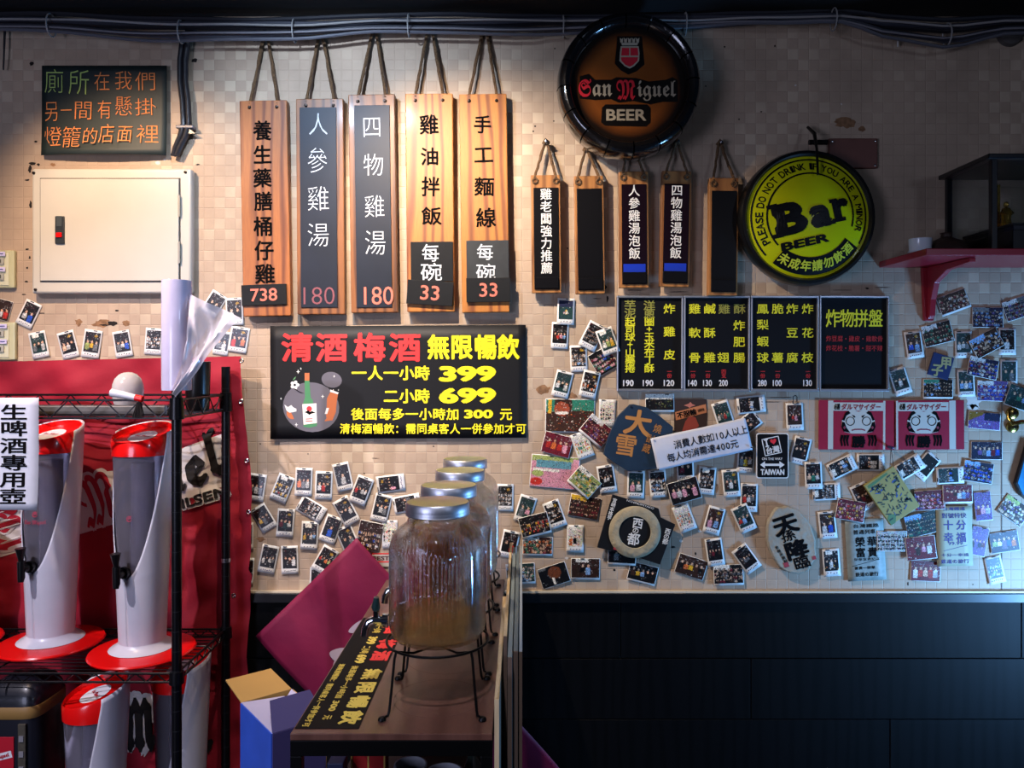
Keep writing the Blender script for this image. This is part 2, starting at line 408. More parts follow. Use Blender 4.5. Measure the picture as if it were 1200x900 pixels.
for (x, y, rx, ry) in ((92, 378, 4.5, 4), (119, 379, 10, 4.5), (148, 379, 5, 3), (990, 143, 12, 7), (1010, 151, 4, 3), (637, 457, 8, 5), (671, 464, 5, 4), (306, 632, 5, 3), (62, 193, 3, 2), (840, 572, 1.5, 5)):
    tc.flat(blob(x, y, rx, ry, 18), -.0003)
for (x, y, rx, ry) in ((193, 187, 2, 1.2), (932, 100, 1.2, 1.2), (986, 122, 1, 1), (820, 622, 2, 2), (798, 634, 2, 1.5), (664, 654, 2, 1.5), (185, 191, 3, 2), (1141, 470, 8, 8), (1140, 478, 6, 5)):
    tl.flat(blob(x, y, rx, ry), -.0005)
tb.build('torn_hole', mat('torn_dark', '#17110f', .9), wall, kind='stuff')
tc.build('peeled_patch', mat('peeled_plaster', '#9a7352', .9, var=.6, vscale=60), wall, kind='stuff')
tl.build('pale_fleck', mat('paper_fleck', '#cfc9c0', .8), wall, kind='stuff')
# wallpaper seams on the far right and left
struct('trim_seam_right', M().box(at(1173.6, 0)[0], at(1174.2, 0)[0], -.0012, .0005, at(0, 691)[2], at(0, 350)[2]), mat('seam_grey', '#53575c', .8))

# cables along the ceiling line
CAB = [('#23242b', .0075), ('#8d8a88', .0035), ('#31333d', .008), ('#1a1a20', .009), ('#77757a', .003), ('#2b2d36', .008), ('#3c3f49', .006), ('#55565e', .005)]
cb = thing('cable_bundle', 'long sagging bundle of grey and black cables along the ceiling line', 'cable', at(600, 30, .02))
o0 = cb.location.copy()
sagpts = [(-120, 0), (10, -2), (212, 8), (345, 7), (460, 0), (598, 2), (660, 2), (790, -2), (903, -6), (977, -8), (1054, 6), (1110, 12), (1190, 2), (1330, -4)]
def sagy(px):
    for (a, b) in zip(sagpts, sagpts[1:]):
        if a[0] <= px <= b[0]:
            t = (px-a[0])/(b[0]-a[0]); t = t*t*(3-2*t); return a[1]+(b[1]-a[1])*t
    return 0
for i, (c, r) in enumerate(CAB):
    base = 18+i*2.6+(3 if i in (1, 4) else 0); amp = .5+.14*i; ph = random.uniform(0, 6); pts = []
    for j in range(61):
        px = -110+j*(1430/60); y = base+sagy(px)*amp+1.3*sin(px*.013+ph)+.6*sin(px*.041+ph*2)
        pts.append(at(px, y, .012+.034*(1/(1+math.exp((px-615)/9))+1/(1+math.exp((850-px)/9)))+.012*((i*5) % 3)+.004*sin(px*.02+ph))-o0)
    M().tube(pts, r, 7).build('cable', mat('cable_%s' % ('dark', 'pale', 'slate', 'black', 'silver', 'blue_grey', 'grey', 'mid_grey')[i], c, .45), cb, smooth=True)
for px in (60, 212, 345, 479, 660, 803, 977, 1110):
    P = at(px, 30+sagy(px)*.9, .026+.034*(1/(1+math.exp((px-615)/9))+1/(1+math.exp((850-px)/9))))-o0; y = P.z
    ring = [(P.x, P.y+.026*cos(a), y+.034*sin(a)) for a in [2*pi*k/16 for k in range(17)]]
    M().tube(ring, .0022, 5, caps=False).build('cable_tie', mat('tie_grey', '#8f8d8a', .5), cb, smooth=True)
for nm, px, y0, y1, c, lab in (('loose_wire', 4, 25, 82, '#1c1a1c', 'thin black wire end hanging at the far left above the handwritten board'), ('loose_wire', 1052, 28, 55, '#b9b9b6', 'short white wire end hanging from the cables at upper right'), ('loose_wire', 298, 36, 49, '#1c1a1c', 'short black wire stub beside the first rope of the wooden menu boards')):
    mb = M().tube([at(px+(2-2*t)*(1 if px < 10 else .3), y0+(y1-y0)*t, .018+.004*sin(3*t)) for t in [k/6 for k in range(7)]], [.004*(1-.5*k/6) for k in range(7)], 6)
    tag(mb.build(nm, mat('wire'+c[1:], c, .5), smooth=True), lab, 'wire')
# thick drop cable with clip
dc = thing('drop_cable', 'thick black double cable dropping beside the green chalk handwriting board', 'cable', at(217, 110, .02))
for dx in (-3, 3.4):
    pts = [at(222+dx+3, 34, .022), at(217+dx, 45, .024), at(214+dx, 70, .022), at(214+dx, 95, .02), at(217+dx, 120, .022), at(218+dx, 145, .022), at(214+dx, 160, .024), at(208+dx*.8, 173, .022), at(205+dx*.6, 183, .02)]
    M().tube([p-dc.location for p in pts], .0085, 9).build('cable', mat('cable_coal', '#26262b', .35), dc, smooth=True)
P = at(217, 149, .024)-dc.location
M().box(P.x-.027, P.x+.027, -.012, .016, P.z-.005, P.z+.005).build('clip', mat('clip_grey', '#67656a', .4), dc, bevel=.003)
P = at(227, 156, .006)-dc.location
M().prism([(P.x-.02, P.z+.012), (P.x-.004, P.z+.006), (P.x+.014, P.z-.006), (P.x-.004, P.z-.008), (P.x-.02, P.z-.002)], -.006, .004).build('clip_tab', BLACKP, dc)

# ================================================================ LEFT WALL THINGS
F = Frame('handwritten_board', 'dark green board with orange handwriting above the metal panel', 'sign', 123, 130, .012)
def curl_bd(X, Z):
    t = max(0, -Z/F.m(53)); u = X/F.m(73); return (X, -.0035-.02*t*t*(1-u*u*.8), Z)
mb = M().grid(lambda u, v: curl_bd((u-.5)*F.m(146), (.5-v)*F.m(105)+F.m(1.5)*(u-.5)*0), 20, 14)
mb.build('board', mat('green_board', '#202c2b', .55, var=.25, vscale=10), F.o, smooth=True, thick=.0016)
wb = lambda X, Z: (X, curl_bd(X, Z)[1]-.0034, Z)
g = Letters('lettering', CHALKG, F.o, 0, warp=wb, label='yellow-green handwriting'); og = Letters('lettering', CHALKO, F.o, 0, warp=wb, label='orange handwriting')
def put(L, F, rows_, off=-.01, jit=.03):
    for (ch, x, y, w_, h_) in rows_:
        X, Z = F.p(x, y); L.em(ch, X, Z, F.m(w_), F.m(h_), off, jit=jit)
put(g, F, [('廁', 65, 96, 24, 30), ('所', 94, 97, 26, 32)])
put(og, F, [('在', 121, 96, 20, 24), ('我', 146, 95, 22, 24), ('們', 172, 96, 26, 24), ('另', 62, 131, 18, 26), ('一', 79, 130, 14, 20), ('間', 99, 130, 24, 24), ('有', 124, 129, 18, 24), ('懸', 146, 125, 22, 26), ('掛', 172, 126, 27, 22),
    ('燈', 64, 161, 23, 26), ('籠', 87, 162, 24, 28), ('的', 109, 161, 19, 22), ('店', 128, 158, 19, 26), ('面', 149, 158, 19, 23), ('裡', 175, 158, 27, 24)])

F = Frame('electrical_panel', 'large cream metal electrical panel with a small red latch', 'panel', 136, 272, .003)
CREAM = mat('cream_enamel', '#bdb9ae', .35, var=.1, vscale=6, coat=.15)
mb = M(); F.rect(mb, 136, 272.5, 185, 145, -.028, .002); mb.build('frame', CREAM, F.o, bevel=.008, seg=4, smooth=True)
mb = M(); F.rect(mb, 135, 271.5, 160, 118, -.0345, -.0281); mb.build('door', CREAM, F.o, bevel=.002, seg=2)
mb = M(); F.rect(mb, 135, 271.5, 162.6, 120.6, -.0290, -.0282); mb.build('door_gap', mat('shadow_gap', '#4a443e', .9), F.o)
mb = M(); F.rect(mb, 78.5, 272, 10.5, 32, -.040, -.0346); l = mb.build('latch', mat('latch_dark', '#23282b', .4), F.o, bevel=.002)
mb = M(); F.rect(mb, 78.5, 278, 6.5, 5.5, -.044, -.0401); mb.build('latch_button', RED, l, bevel=.001)
mb = M(); F.rect(mb, 78.5, 262, 6.5, 12, -.0415, -.0401); mb.build('latch_plate', mat('latch_grey', '#3b4245', .4), l, bevel=.001)
for y in (244, 298):
    mb = M(); F.rect(mb, 215.8, y, 2.6, 25, -.037, -.0346); mb.build('hinge', mat('hinge_grey', '#8d8a82', .4, metal=.4), F.o, bevel=.001)
for (x, y) in ((46.5, 205.5), (222, 204.5), (48.5, 340.5), (225, 339.5)):
    X, Z = F.p(x, y); M().lathe([(.0001, -.0325), (.004, -.032), (.0046, -.0281)], 12, 'y', (X, 0, Z)).build('screw', SCREW, F.o, smooth=True)

for (cy, h, ys, lab) in ((316, 44, (307, 325), 'upper beige switch plate with two rockers at the left edge'), (400, 44, (391, 409), 'lower beige switch plate with two paper labels at the left edge')):
    F = Frame('switch_plate', lab, 'switch', 2, cy, .002, 0, 'switch plates at the left edge')
    mb = M(); F.rect(mb, 2, cy, 35 if cy < 350 else 37, h, -.012, .002); mb.build('plate', mat('plate_green', '#b9b995', .4, coat=.2), F.o, bevel=.004, seg=3)
    mb = M(); F.rect(mb, 2, cy, 24, h-6, -.0145, -.0121); mb.build('inner_frame', mat('plate_pale', '#c9c9ad', .4), F.o, bevel=.001)
    for y in ys:
        mb = M(); F.rect(mb, 4.5, y, 9, 8, -.019, -.0146); mb.build('rocker', mat('rocker_grey', '#a6a69c', .3), F.o, bevel=.0015)
        mb = M(); F.rect(mb, 4.5, y, 3, 4, -.0205, -.0191); mb.build('switch_button', mat('rocker_dark', '#55554f', .3), F.o)
        mb = M(); F.rect(mb, 5 if cy < 350 else 7, y-8.5, 12, 5, -.0205, -.0195); l = mb.build('paper_label', mat('lavender_paper', '#c5bfe0', .6), F.o)
        X, Z = F.p(5 if cy < 350 else 7, y-8.5); M().box(X-.010, X+.010, -.0210, -.0206, Z-.0014, Z+.0012).build('pen_mark', BLUEINK, l)

# ================================================================ BIG HANGING BOARDS
def chain(F, name, ax, ay, pts, ztop, m=ROPE, r=.0042):
    for (bx, by) in pts:
        X, Z = F.p(bx, by); A = F.p(ax, ay)
        M().tube(rope_pts((A[0], -.004, A[1]), (X, -.012, Z), 0, 12, .0012), [r*random.uniform(.85, 1.15) for _ in range(13)], 7).build(name, m, F.o, smooth=True)
def bigboard(cx, cy, w_, h_, rot, ax, ay, label, panel=None):
    F = Frame('hanging_menu_board', label, 'menu board', cx, cy, .007, rot, 'large wooden menu boards hung on ropes', tilt=0)
    mb = M(); F.rect(mb, cx, cy, 1, 1, 0, 0); mb = M(); mb.box(-F.m(w_/2), F.m(w_/2), -.027, 0, -F.m(h_/2), F.m(h_/2))
    mb.build('board', (PINE if cx < 400 else PINEL) if not panel else OAK, F.o, bevel=.0025, seg=2)
    for sx in (-1, 1):
        X = sx*F.m(15.8); Z = F.m(h_/2-8)
        M().lathe([(.0001, -.033), (.0035, -.0325), (.0055, -.0275)], 12, 'y', (X, 0, Z)).build('bolt', SCREW, F.o, smooth=True)
        A = F.p(ax, ay)
        n = 12; a = Vector((A[0]+sx*.004, -.002, A[1])); b = Vector((X, -.018, F.m(h_/2)))
        pts = rope_pts(a, b, 0, n, .0010)+[(X, -.024, F.m(h_/2-4))]
        M().tube(pts, [.0052*random.uniform(.82, 1.15) for _ in pts], 7).build('rope', ROPE, F.o, smooth=True)
    A = F.p(ax, ay); M().lathe([(.0001, -.018), (.005, -.016), (.006, 0), (.004, .012)], 10, 'y', (A[0], 0, A[1])).build('nail', SCREW, F.o, smooth=True)
    M().tube([(A[0]-.006, -.003, A[1]-.003), (A[0], -.009, A[1]+.006), (A[0]+.006, -.003, A[1]-.003)], .0055, 7).build('knot', ROPE, F.o, smooth=True)
    if panel:
        x0, y0, x1, y1 = panel; mb = M(); F.rect(mb, (x0+x1)/2, (y0+y1)/2, x1-x0, y1-y0, -.0305, -.0271)
        mb.build('chalk_panel', SLATE, F.o, bevel=.001)
    return F
def tagboard(F, cx, cy, w_, h_, y1, txt, m, tw, th, rot=0, off=.012, ty=None):
    X, Z = F.p(cx, cy); e = bpy.data.meshes.new('x'); bpy.data.meshes.remove(e)
    mb = M().box(-F.m(w_/2), F.m(w_/2), y1-.006, y1, -F.m(h_/2), F.m(h_/2)); o = mb.build('price_tag', BLACK, F.o, bevel=.001)
    o.location = (X, 0, Z); o.rotation_euler = (0, -radians(rot), 0)
    L = Letters('lettering', m, o, y1-.0068); L.fit(txt, 0, 0, F.m(tw), F.m(th), off)
    return o
BRUSH = mat('brush_black', '#080707', .85, spec=.08)
F = bigboard(314, 246, 55, 250, 1.1, 312, 39, 'wooden menu board with black brush characters and a 738 tag, leftmost')
L = Letters('lettering', BRUSH, F.o, -.0277, label='black brush characters'); put(L, F, [('養', 311, 156, 22, 24), ('生', 311, 184, 22, 23), ('藥', 311, 211, 22, 23), ('膳', 312, 238, 22, 23), ('桶', 312, 267, 23, 24), ('仔', 313, 295, 23, 24), ('雞', 314, 322, 24, 24)], .022)
tagboard(F, 313.5, 346.5, 52, 24, -.0275, '738', CHALKP, 31, 15, 1, .014)
F = bigboard(378, 244, 55, 250, .4, 376, 38, 'wooden board with a blue-black panel chalked in white, second from left', (355, 129.5, 397.5, 361))
L = Letters('lettering', CHALK, F.o, -.0311, label='white chalk characters'); put(L, F, [('人', 376, 149, 24, 28), ('參', 375, 191, 25, 32), ('雞', 376, 235, 27, 31), ('湯', 376, 277, 27, 30)], -.012)
L = Letters('lettering', CHALKD, F.o, -.0311, label='faded pink chalk price'); X, Z = F.p(377, 347.5); L.fit('180', X, Z, F.m(36), F.m(20), -.012)
F = bigboard(439, 240.5, 54, 253, .8, 439, 34, 'wooden board with a black panel and bright pink 180, middle of five', (419, 127, 460, 361))
L = Letters('lettering', CHALK, F.o, -.0311, label='white chalk characters'); put(L, F, [('四', 438, 152, 24, 28), ('物', 440, 196, 25, 28), ('雞', 441, 244, 25, 28), ('湯', 442, 286, 26, 31)], -.010)
L = Letters('lettering', CHALKP, F.o, -.0311, label='pink chalk price'); X, Z = F.p(446, 347.5); L.fit('180', X, Z, F.m(34), F.m(21), .002)
F = bigboard(505, 239.5, 55, 253, .5, 504, 30, 'pale pine menu board with wavy grain and tilted 33 tag, fourth from left')
L = Letters('lettering', BRUSH, F.o, -.0277, label='black brush characters'); put(L, F, [('雞', 504, 149, 23, 24), ('油', 505, 186, 22, 22), ('拌', 506, 221, 22, 24), ('飯', 507, 255, 24, 22)], .018)
mb = M(); F.rect(mb, 507.5, 308, 49, 46, -.031, -.0271); cbd = mb.build('chalk_panel', BLACK, F.o, bevel=.001)
L = Letters('lettering', CHALK, cbd, -.0316); put(L, F, [('每', 506, 298, 21, 22), ('碗', 507, 320, 26, 22)], .006)
tagboard(F, 505.5, 344.5, 53, 28, -.0312, '33', CHALKP, 22, 17, -4, .012)
F = bigboard(568, 240, 55, 253, .8, 568, 32, 'pale pine menu board of straight grain with smudged chalk, rightmost of the large ones')
L = Letters('lettering', BRUSH, F.o, -.0277, label='black brush characters'); put(L, F, [('手', 566, 149, 21, 22), ('工', 567, 184, 23, 22), ('麵', 568, 221, 24, 23), ('線', 570, 257, 24, 24)], .018)
mb = M(); F.rect(mb, 572, 306, 49, 45, -.031, -.0271); cbd = mb.build('chalk_panel', mat('smudged_board', '#22272b', .6, var=.4, vscale=30), F.o, bevel=.001)
L = Letters('lettering', CHALK, cbd, -.0316); put(L, F, [('每', 569, 297, 20, 20), ('碗', 570, 320, 24, 20)], .006)
tagboard(F, 573, 341, 51, 28, -.0312, '33', CHALKP, 21, 16, 0, .012)

# ================================================================ SMALL HANGING BOARDS
def smallboard(cx, y0, y1, rot, ax, ay, label, txt=None, tint=None, rx=12):
    cy = (y0+y1)/2; h_ = y1-y0
    F = Frame('small_menu_board', label, 'menu board', cx, cy, .016, rot, 'small wooden menu boards on short ropes')
    M().box(-F.m(17), F.m(17), -.022, 0, -F.m(h_/2), F.m(h_/2)).build('board', BAMBOO, F.o, bevel=.002)
    pm = mat('gloss_black', '#0c0c0f', .35, spec=.2) if not tint else tint
    M().box(-F.m(14), F.m(15), -.0245, -.0221, -F.m(h_/2-4), F.m(h_/2-15)).build('panel', pm, F.o, bevel=.0008)
    M().box(-F.m(14), F.m(14), -.029, -.0246, -F.m(h_/2-5), -F.m(h_/2-18)).build('price_slat', mat('gloss_black', '#0c0c0f', .18, coat=.5), F.o, bevel=.001)
    A = F.p(ax, ay)
    for sx in (-1, 1):
        X = sx*F.m(rx); Z = F.m(h_/2-7)
        ring = [(X+.0075*cos(a), -.024, Z+.0075*sin(a)) for a in [2*pi*k/12 for k in range(13)]]
        M().tube(ring, .0032, 6, caps=False).build('rope_loop', ROPE, F.o, smooth=True)
        M().tube(rope_pts((A[0]+sx*.003, -.004, A[1]), (X, -.018, F.m(h_/2-1)), 0, 8, .0012)+[(X, -.024, Z+.006)], [.0046*random.uniform(.8, 1.15) for _ in range(10)], 7).build('rope', ROPE, F.o, smooth=True)
    M().tube([(A[0]-.007, -.006, A[1]-.004), (A[0]-.002, -.014, A[1]+.006), (A[0]+.007, -.006, A[1]-.002)], .007, 7).build('knot', ROPE, F.o, smooth=True)
    M().lathe([(.0001, -.03), (.0045, -.028), (.005, -.014), (.003, .02)], 10, 'y', (A[0], 0, A[1])).build('nail', STEEL, F.o, smooth=True)
    if txt:
        L = Letters('lettering', WHITEL, F.o, -.0252, label='white characters')
        n = len(txt); ya = y0+23; st = (100 if n == 7 else 87)/n
        for i, ch in enumerate(txt): L.em(ch, F.m(.5)*1, F.m(h_/2-22.5-st*i), F.m(14), F.m(14), .012)
    return F
smallboard(639.5, 207, 344, .6, 640, 168, 'small board with seven white characters, leftmost of the small boards', '雞老闆強力推薦')
smallboard(690, 208, 345, .9, 687, 176, 'small blank black-panelled board, second from left under the round barrel sign')
REDT = mat('gloss_maroon', '#2a0a10', .15, coat=.5)
for (cx, y0, y1, rot, ax, t, lab, hue) in ((741.5, 203, 338, .4, 738, '人參雞湯泡飯', 'small board under the barrel sign with blue sticker, left of its twin', 0), (790, 202.5, 337, -1.2, 793, '四物雞湯泡飯', 'small board with blue sticker and leftward lean, right of its twin', 1)):
    F = smallboard(cx, y0, y1, rot, ax, 168, lab, t, mat('gloss_tinted', '#160c14', .12, coat=.6))
    M().box(-F.m(12.5), F.m(13), -.0256, -.0247, -F.m(51), -F.m(40)).build('sticker', mat('blue_sticker', '#1733a8', .35, coat=.3), F.o)
smallboard(845.5, 210.5, 347, -.6, 843, 169, 'small blank dark board beside the yellow round sign, rightmost small board')

# ================================================================ BANNERS
def banner_text(put_, box):
    """put_(kind, text, x0, x1, y0, y1) in banner pixels"""
F = Frame('drinks_banner', 'black vinyl banner with red and yellow characters and bottle drawing', 'banner', 467, 447.5, .004, .3)
wv = lambda X, Z: -.004-.0015*sin(X*9)-.004*max(0, -Z/F.m(66))**3
M().grid(lambda u, v: ((u-.5)*F.m(299), wv((u-.5)*F.m(299), (.5-v)*F.m(132)), (.5-v)*F.m(132)), 30, 8).build('vinyl_sheet', mat('black_vinyl', '#101114', .55, spec=.3), F.o, smooth=True, thick=.001)
vw = lambda dy: (lambda X, Z: (X, wv(X, Z)-dy, Z))
R_ = Letters('lettering', REDV, F.o, 0, warp=vw(.0012), label='large red characters')
for ch, x, w_ in (('清', 349, 38), ('酒', 389, 38), ('梅', 433.5, 38), ('酒', 475, 38)):
    X, Z = F.p(x, 407); R_.em(ch, X, Z, F.m(w_), F.m(35), .032)
Y_ = Letters('lettering', YEL, F.o, 0, warp=vw(.0012), label='yellow characters')
def yl(txt, xs, y, w_, h_, off):
    for i, ch in enumerate(txt):
        X, Z = F.p(xs[i] if isinstance(xs, (list, tuple)) else xs, y); Y_.em(ch, X, Z, F.m(w_), F.m(h_), off)
yl('無限暢飲', (514, 541, 569, 595.5), 406.5, 26.5, 30, .035)
yl('一人一小時', (421, 440, 458.5, 477, 495), 437, 18, 17.5, .03)
yl('二小時', (458.5, 477, 495), 464, 18, 17.5, .03)
for t, y in (('399', 438), ('699', 463.5)):
    X, Z = F.p(548, y); Y_.fit(t, X, Z, F.m(67), F.m(18.5), .055)
yl('後面每多一小時加', [419.5+15.9*i for i in range(8)], 485, 15.5, 14.5, .025)
X, Z = F.p(561, 485); Y_.fit('300', X, Z, F.m(34), F.m(10.5), .05); yl('元', (593,), 485, 15, 15, .025)
yl('清梅酒暢飲：需同桌客人一併參加才可', [405+12.85*i for i in range(17)], 502, 12.6, 12.6, .02)
X, Z = F.p(365, 477)
def dec(name, polys, m, dy, lab=None):
    for q in polys:
        mb = M().flat([F.p(*p) for p in q], 0); mb.v = [(x, wv(x, z)-dy, z) for x, y, z in mb.v]; mb.build(name, m, F.o)
pe = lambda cx, cy, rx, ry, rot=0: [(cx+rx*cos(a)*cos(rot)+ry*sin(a)*sin(rot), cy-rx*cos(a)*sin(rot)+ry*sin(a)*cos(rot)) for a in [2*pi*i/28 for i in range(28)]]
dec('drawn_stone', [pe(365, 477, 33, 29, -.2), pe(389, 445, 12, 9.2, -.2)], mat('print_grey', '#5b5963', .6), .0008)
dec('drawn_bottle', [[(357.5, 446), (363, 446), (364.5, 466), (371, 473), (372, 499), (364, 501), (356.5, 500), (355, 474), (358, 466)]], mat('print_green', '#3f7d52', .6), .0014)
dec('drawn_label', [[(354.8, 473.5), (371.3, 472.5), (372, 495.5), (356.5, 497.5)]], mat('print_cream', '#dcd8d0', .6), .0018)
dec('drawn_sun', [pe(363, 479, 3.2, 3.2), [(359, 494), (367, 493.5), (367, 492.5), (359, 493)], [(359, 491.4), (367, 490.9), (367, 490), (359, 490.4)]], mat('print_red', '#b53036', .6), .0022)
dec('drawn_crane', [[(357.5, 483), (362, 480.5), (363.5, 482.5), (366, 481.5), (370.5, 483.5), (366, 484.5), (363, 486), (360, 484)], [(346, 455), (352, 459), (357, 460.6), (352, 460), (345.5, 456)]], INK, .0023)
dec('drawn_jar', [[(388, 458.5), (396.5, 461.5), (395, 470), (394, 483), (390, 492.5), (381, 493.5), (377, 487), (378.5, 475), (384, 466)], pe(343.5, 484, 7, 7), [(357.5, 437), (363, 437), (363, 446), (357.5, 446)]], mat('print_orange', '#b0633a', .6), .0012)
dec('drawn_foam', [[(334, 474), (338, 477), (342, 474.5), (344, 477), (348, 479), (348, 482), (340, 483.5), (336.5, 481)], [(387.5, 456.5), (397.5, 460), (396, 462), (387, 459)], [(383, 478), (386, 478), (384, 485), (381, 485)]]+[pe(346+3.3*cos(a), 451+3.3*sin(a), 2, 2) for a in [2*pi*i/5 for i in range(5)]], mat('print_white', '#d5d5d5', .6), .0016)
dec('drawn_sparkle', [[(x-r, y), (x-r*.25, y-r*.3), (x, y-r*1.3), (x+r*.25, y-r*.3), (x+r, y), (x+r*.25, y+r*.3), (x, y+r*1.3), (x-r*.25, y+r*.3)] for x, y, r in ((350, 435.5, 2.2), (353, 432, 1.2), (378.5, 464.5, 2), (348, 497.5, 2), (330, 467, 1.2), (392, 441, 1.4), (391, 457, 1), (397, 457, 1))], WHITEL, .0017)
dec('drawn_leaf', [[(343.5, 446), (345, 443), (347.5, 441), (346.5, 444)]], mat('print_leaf', '#5a8a5e', .6), .0017)

F = Frame('framed_menu', 'four black menu panels in thin silver frames, joined in a row', 'menu', 880.5, 402.5, .004, -.2)
FR = mat('silver_frame', '#a9aeb8', .3, metal=.7)
mb = M(); F.rect(mb, 880.5, 402.5, 316, 107, -.006, .004); mb.build('backing', mat('menu_black', '#090b11', .6, spec=.2), F.o)
for (x0, x1) in ((722.5, 799.5), (800.5, 877.5), (878.5, 957.5), (958.5, 1039.5)):
    mb = M(); xm = (x0+x1)/2
    F.rect(mb, xm, 348.2, x1-x0, 2.4, -.016, .003); F.rect(mb, xm, 457, x1-x0, 2.8, -.016, .003)
    F.rect(mb, x0+.9, 402.6, 1.8, 106, -.0155, .002); F.rect(mb, x1-.9, 402.6, 1.8, 106, -.0155, .002)
    mb.build('panel_frame', FR, F.o, bevel=.0012)
YY = Letters('lettering', mat('menu_yellow', '#d8d82a', .5), F.o, -.0066, label='yellow brush characters'); YD = Letters('lettering', mat('menu_faded_yellow', '#8a8a3c', .6), F.o, -.0066, label='faded yellow characters')
RR = Letters('lettering', mat('menu_red', '#b02b30', .5), F.o, -.0066, label='small red characters'); WW = Letters('lettering', mat('menu_white', '#d7dae0', .5), F.o, -.0066, label='white prices')
def col(L, txt, x, ys, s=12.5, off=.016, sx=1.15):
    for ch, y in zip(txt, ys): X, Z = F.p(x, y); L.em(ch, X, Z, F.m(s*sx), F.m(s), off)
col(YD, '芋泥', 738, (357.5, 367)); col(YY, '起司球+山藥捲', 738, (377, 386, 395, 403.5, 412.5, 422, 431.5), 10.8)
col(YD, '洋蔥', 760.5, (358, 367.5)); col(YY, '圈+玉米布丁酥', 760.5, (377, 385.5, 394.5, 403, 412.5, 421.7, 431.5), 10.8)
col(YY, '炸雞皮', 784, (362, 388.7, 415.5)); col(YY, '雞軟骨', 813.5, (362, 390, 419)); col(YY, '鹹酥雞', 831, (362, 390, 419))
col(YD, '雞', 848, (362,)); col(YY, '翅', 847, (419,)); col(YD, '酥', 866, (362,)); col(YY, '炸肥腸', 865.5, (381.5, 400.5, 419))
col(YY, '鳳梨蝦球', 893, (362, 380.5, 400, 419)); col(YY, '脆薯', 910.5, (362, 419)); col(YY, '炸豆腐', 927.5, (362, 390, 419)); col(YY, '炸花枝', 945.5, (362, 390, 419))
for ch, x in zip('炸物拼盤', (975, 991.5, 1008, 1025)): X, Z = F.p(x, 373); YY.em(ch, X, Z, F.m(17.5), F.m(22), .015)
for t, y in (('炸豆腐・雞皮・雞軟骨', 397), ('炸花枝・脆薯・甜不辣', 408)):
    X, Z = F.p(1000, y); RR.fit(t, X, Z, F.m(66), F.m(7), .005)
for t, x in (('190', 736), ('190', 759), ('120', 783.5), ('140', 811), ('130', 828.5), ('200', 847), ('280', 892.5), ('100', 910), ('130', 945.5)):
    X, Z = F.p(x, 448.8); WW.fit(t, X, Z, F.m(12.5 if x < 800 else 10.5), F.m(7.4), .03)
    if x > 770:
        for ch, y in zip('四支' if x == 847 else '一份', (435.3, 440.3)): X, Z = F.p(x+.5, y); RR.em(ch, X, Z, F.m(6), F.m(5.6), .015)

# ================================================================ ROUND SIGNS
c0 = at(737, 99, .14); B = thing('round_beer_sign', 'large dark barrel-end sign with crest and glossy black staves', 'sign', (c0.x, -.050, c0.z))
GLB = mat('gloss_barrel', '#0e0d0e', .16, coat=.6, bump=.35, bscale=18)
prof = [(.168, -.088), (.170, -.102), (.176, -.112), (.188, -.117), (.199, -.112), (.207, -.098), (.2105, -.07), (.2085, -.035), (.203, -.004)]
BS = .978
for k in range(16):
    a = 2*pi*k/16+.06; M().lathe(prof+[(.16, -.004), (.16, -.06), (.168, -.088)], 8, 'y', (0, 0, 0), a+.010, a+2*pi/16-.010).build('stave', GLB, B, smooth=True)
M().lathe([(.205, -.02), (.207, -.052), (.165, -.086)], 64, 'y').build('barrel_core', mat('barrel_core', '#050505', .5), B, smooth=True)
def disc(r, y, n=48): return M().lathe([(.0002, y), (r, y)], n, 'y')
fm = bpy.data.materials.new('barrel_face_print'); fm.use_nodes = True; nt = fm.node_tree
tc = nt.nodes.new('ShaderNodeTexCoord'); ln = nt.nodes.new('ShaderNodeVectorMath'); ln.operation = 'LENGTH'; nt.links.new(tc.outputs['Object'], ln.inputs[0])
nz = nt.nodes.new('ShaderNodeTexNoise'); nz.inputs['Scale'].default_value = 9; nt.links.new(tc.outputs['Object'], nz.inputs['Vector'])
ad = nt.nodes.new('ShaderNodeMath'); ad.operation = 'MULTIPLY_ADD'; ad.inputs[1].default_value = .02; nt.links.new(nz.outputs['Fac'], ad.inputs[0]); nt.links.new(ln.outputs['Value'], ad.inputs[2])
rp = nt.nodes.new('ShaderNodeValToRGB'); rp.color_ramp.elements[0].position = .153; rp.color_ramp.elements[0].color = srgb('#774118'); rp.color_ramp.elements[1].position = .188; rp.color_ramp.elements[1].color = srgb('#120b07')
nt.links.new(ad.outputs[0], rp.inputs[0]); bs = nt.nodes['Principled BSDF']; nt.links.new(rp.outputs[0], bs.inputs['Base Color']); bs.inputs['Roughness'].default_value = .25; bs.inputs['Coat Weight'].default_value = .3
disc(.169, -.0866).build('sign_face', fm, B)
kk = K(.14)
def bp(px, py): return ((px-736.5)*kk, -(py-99)*kk)
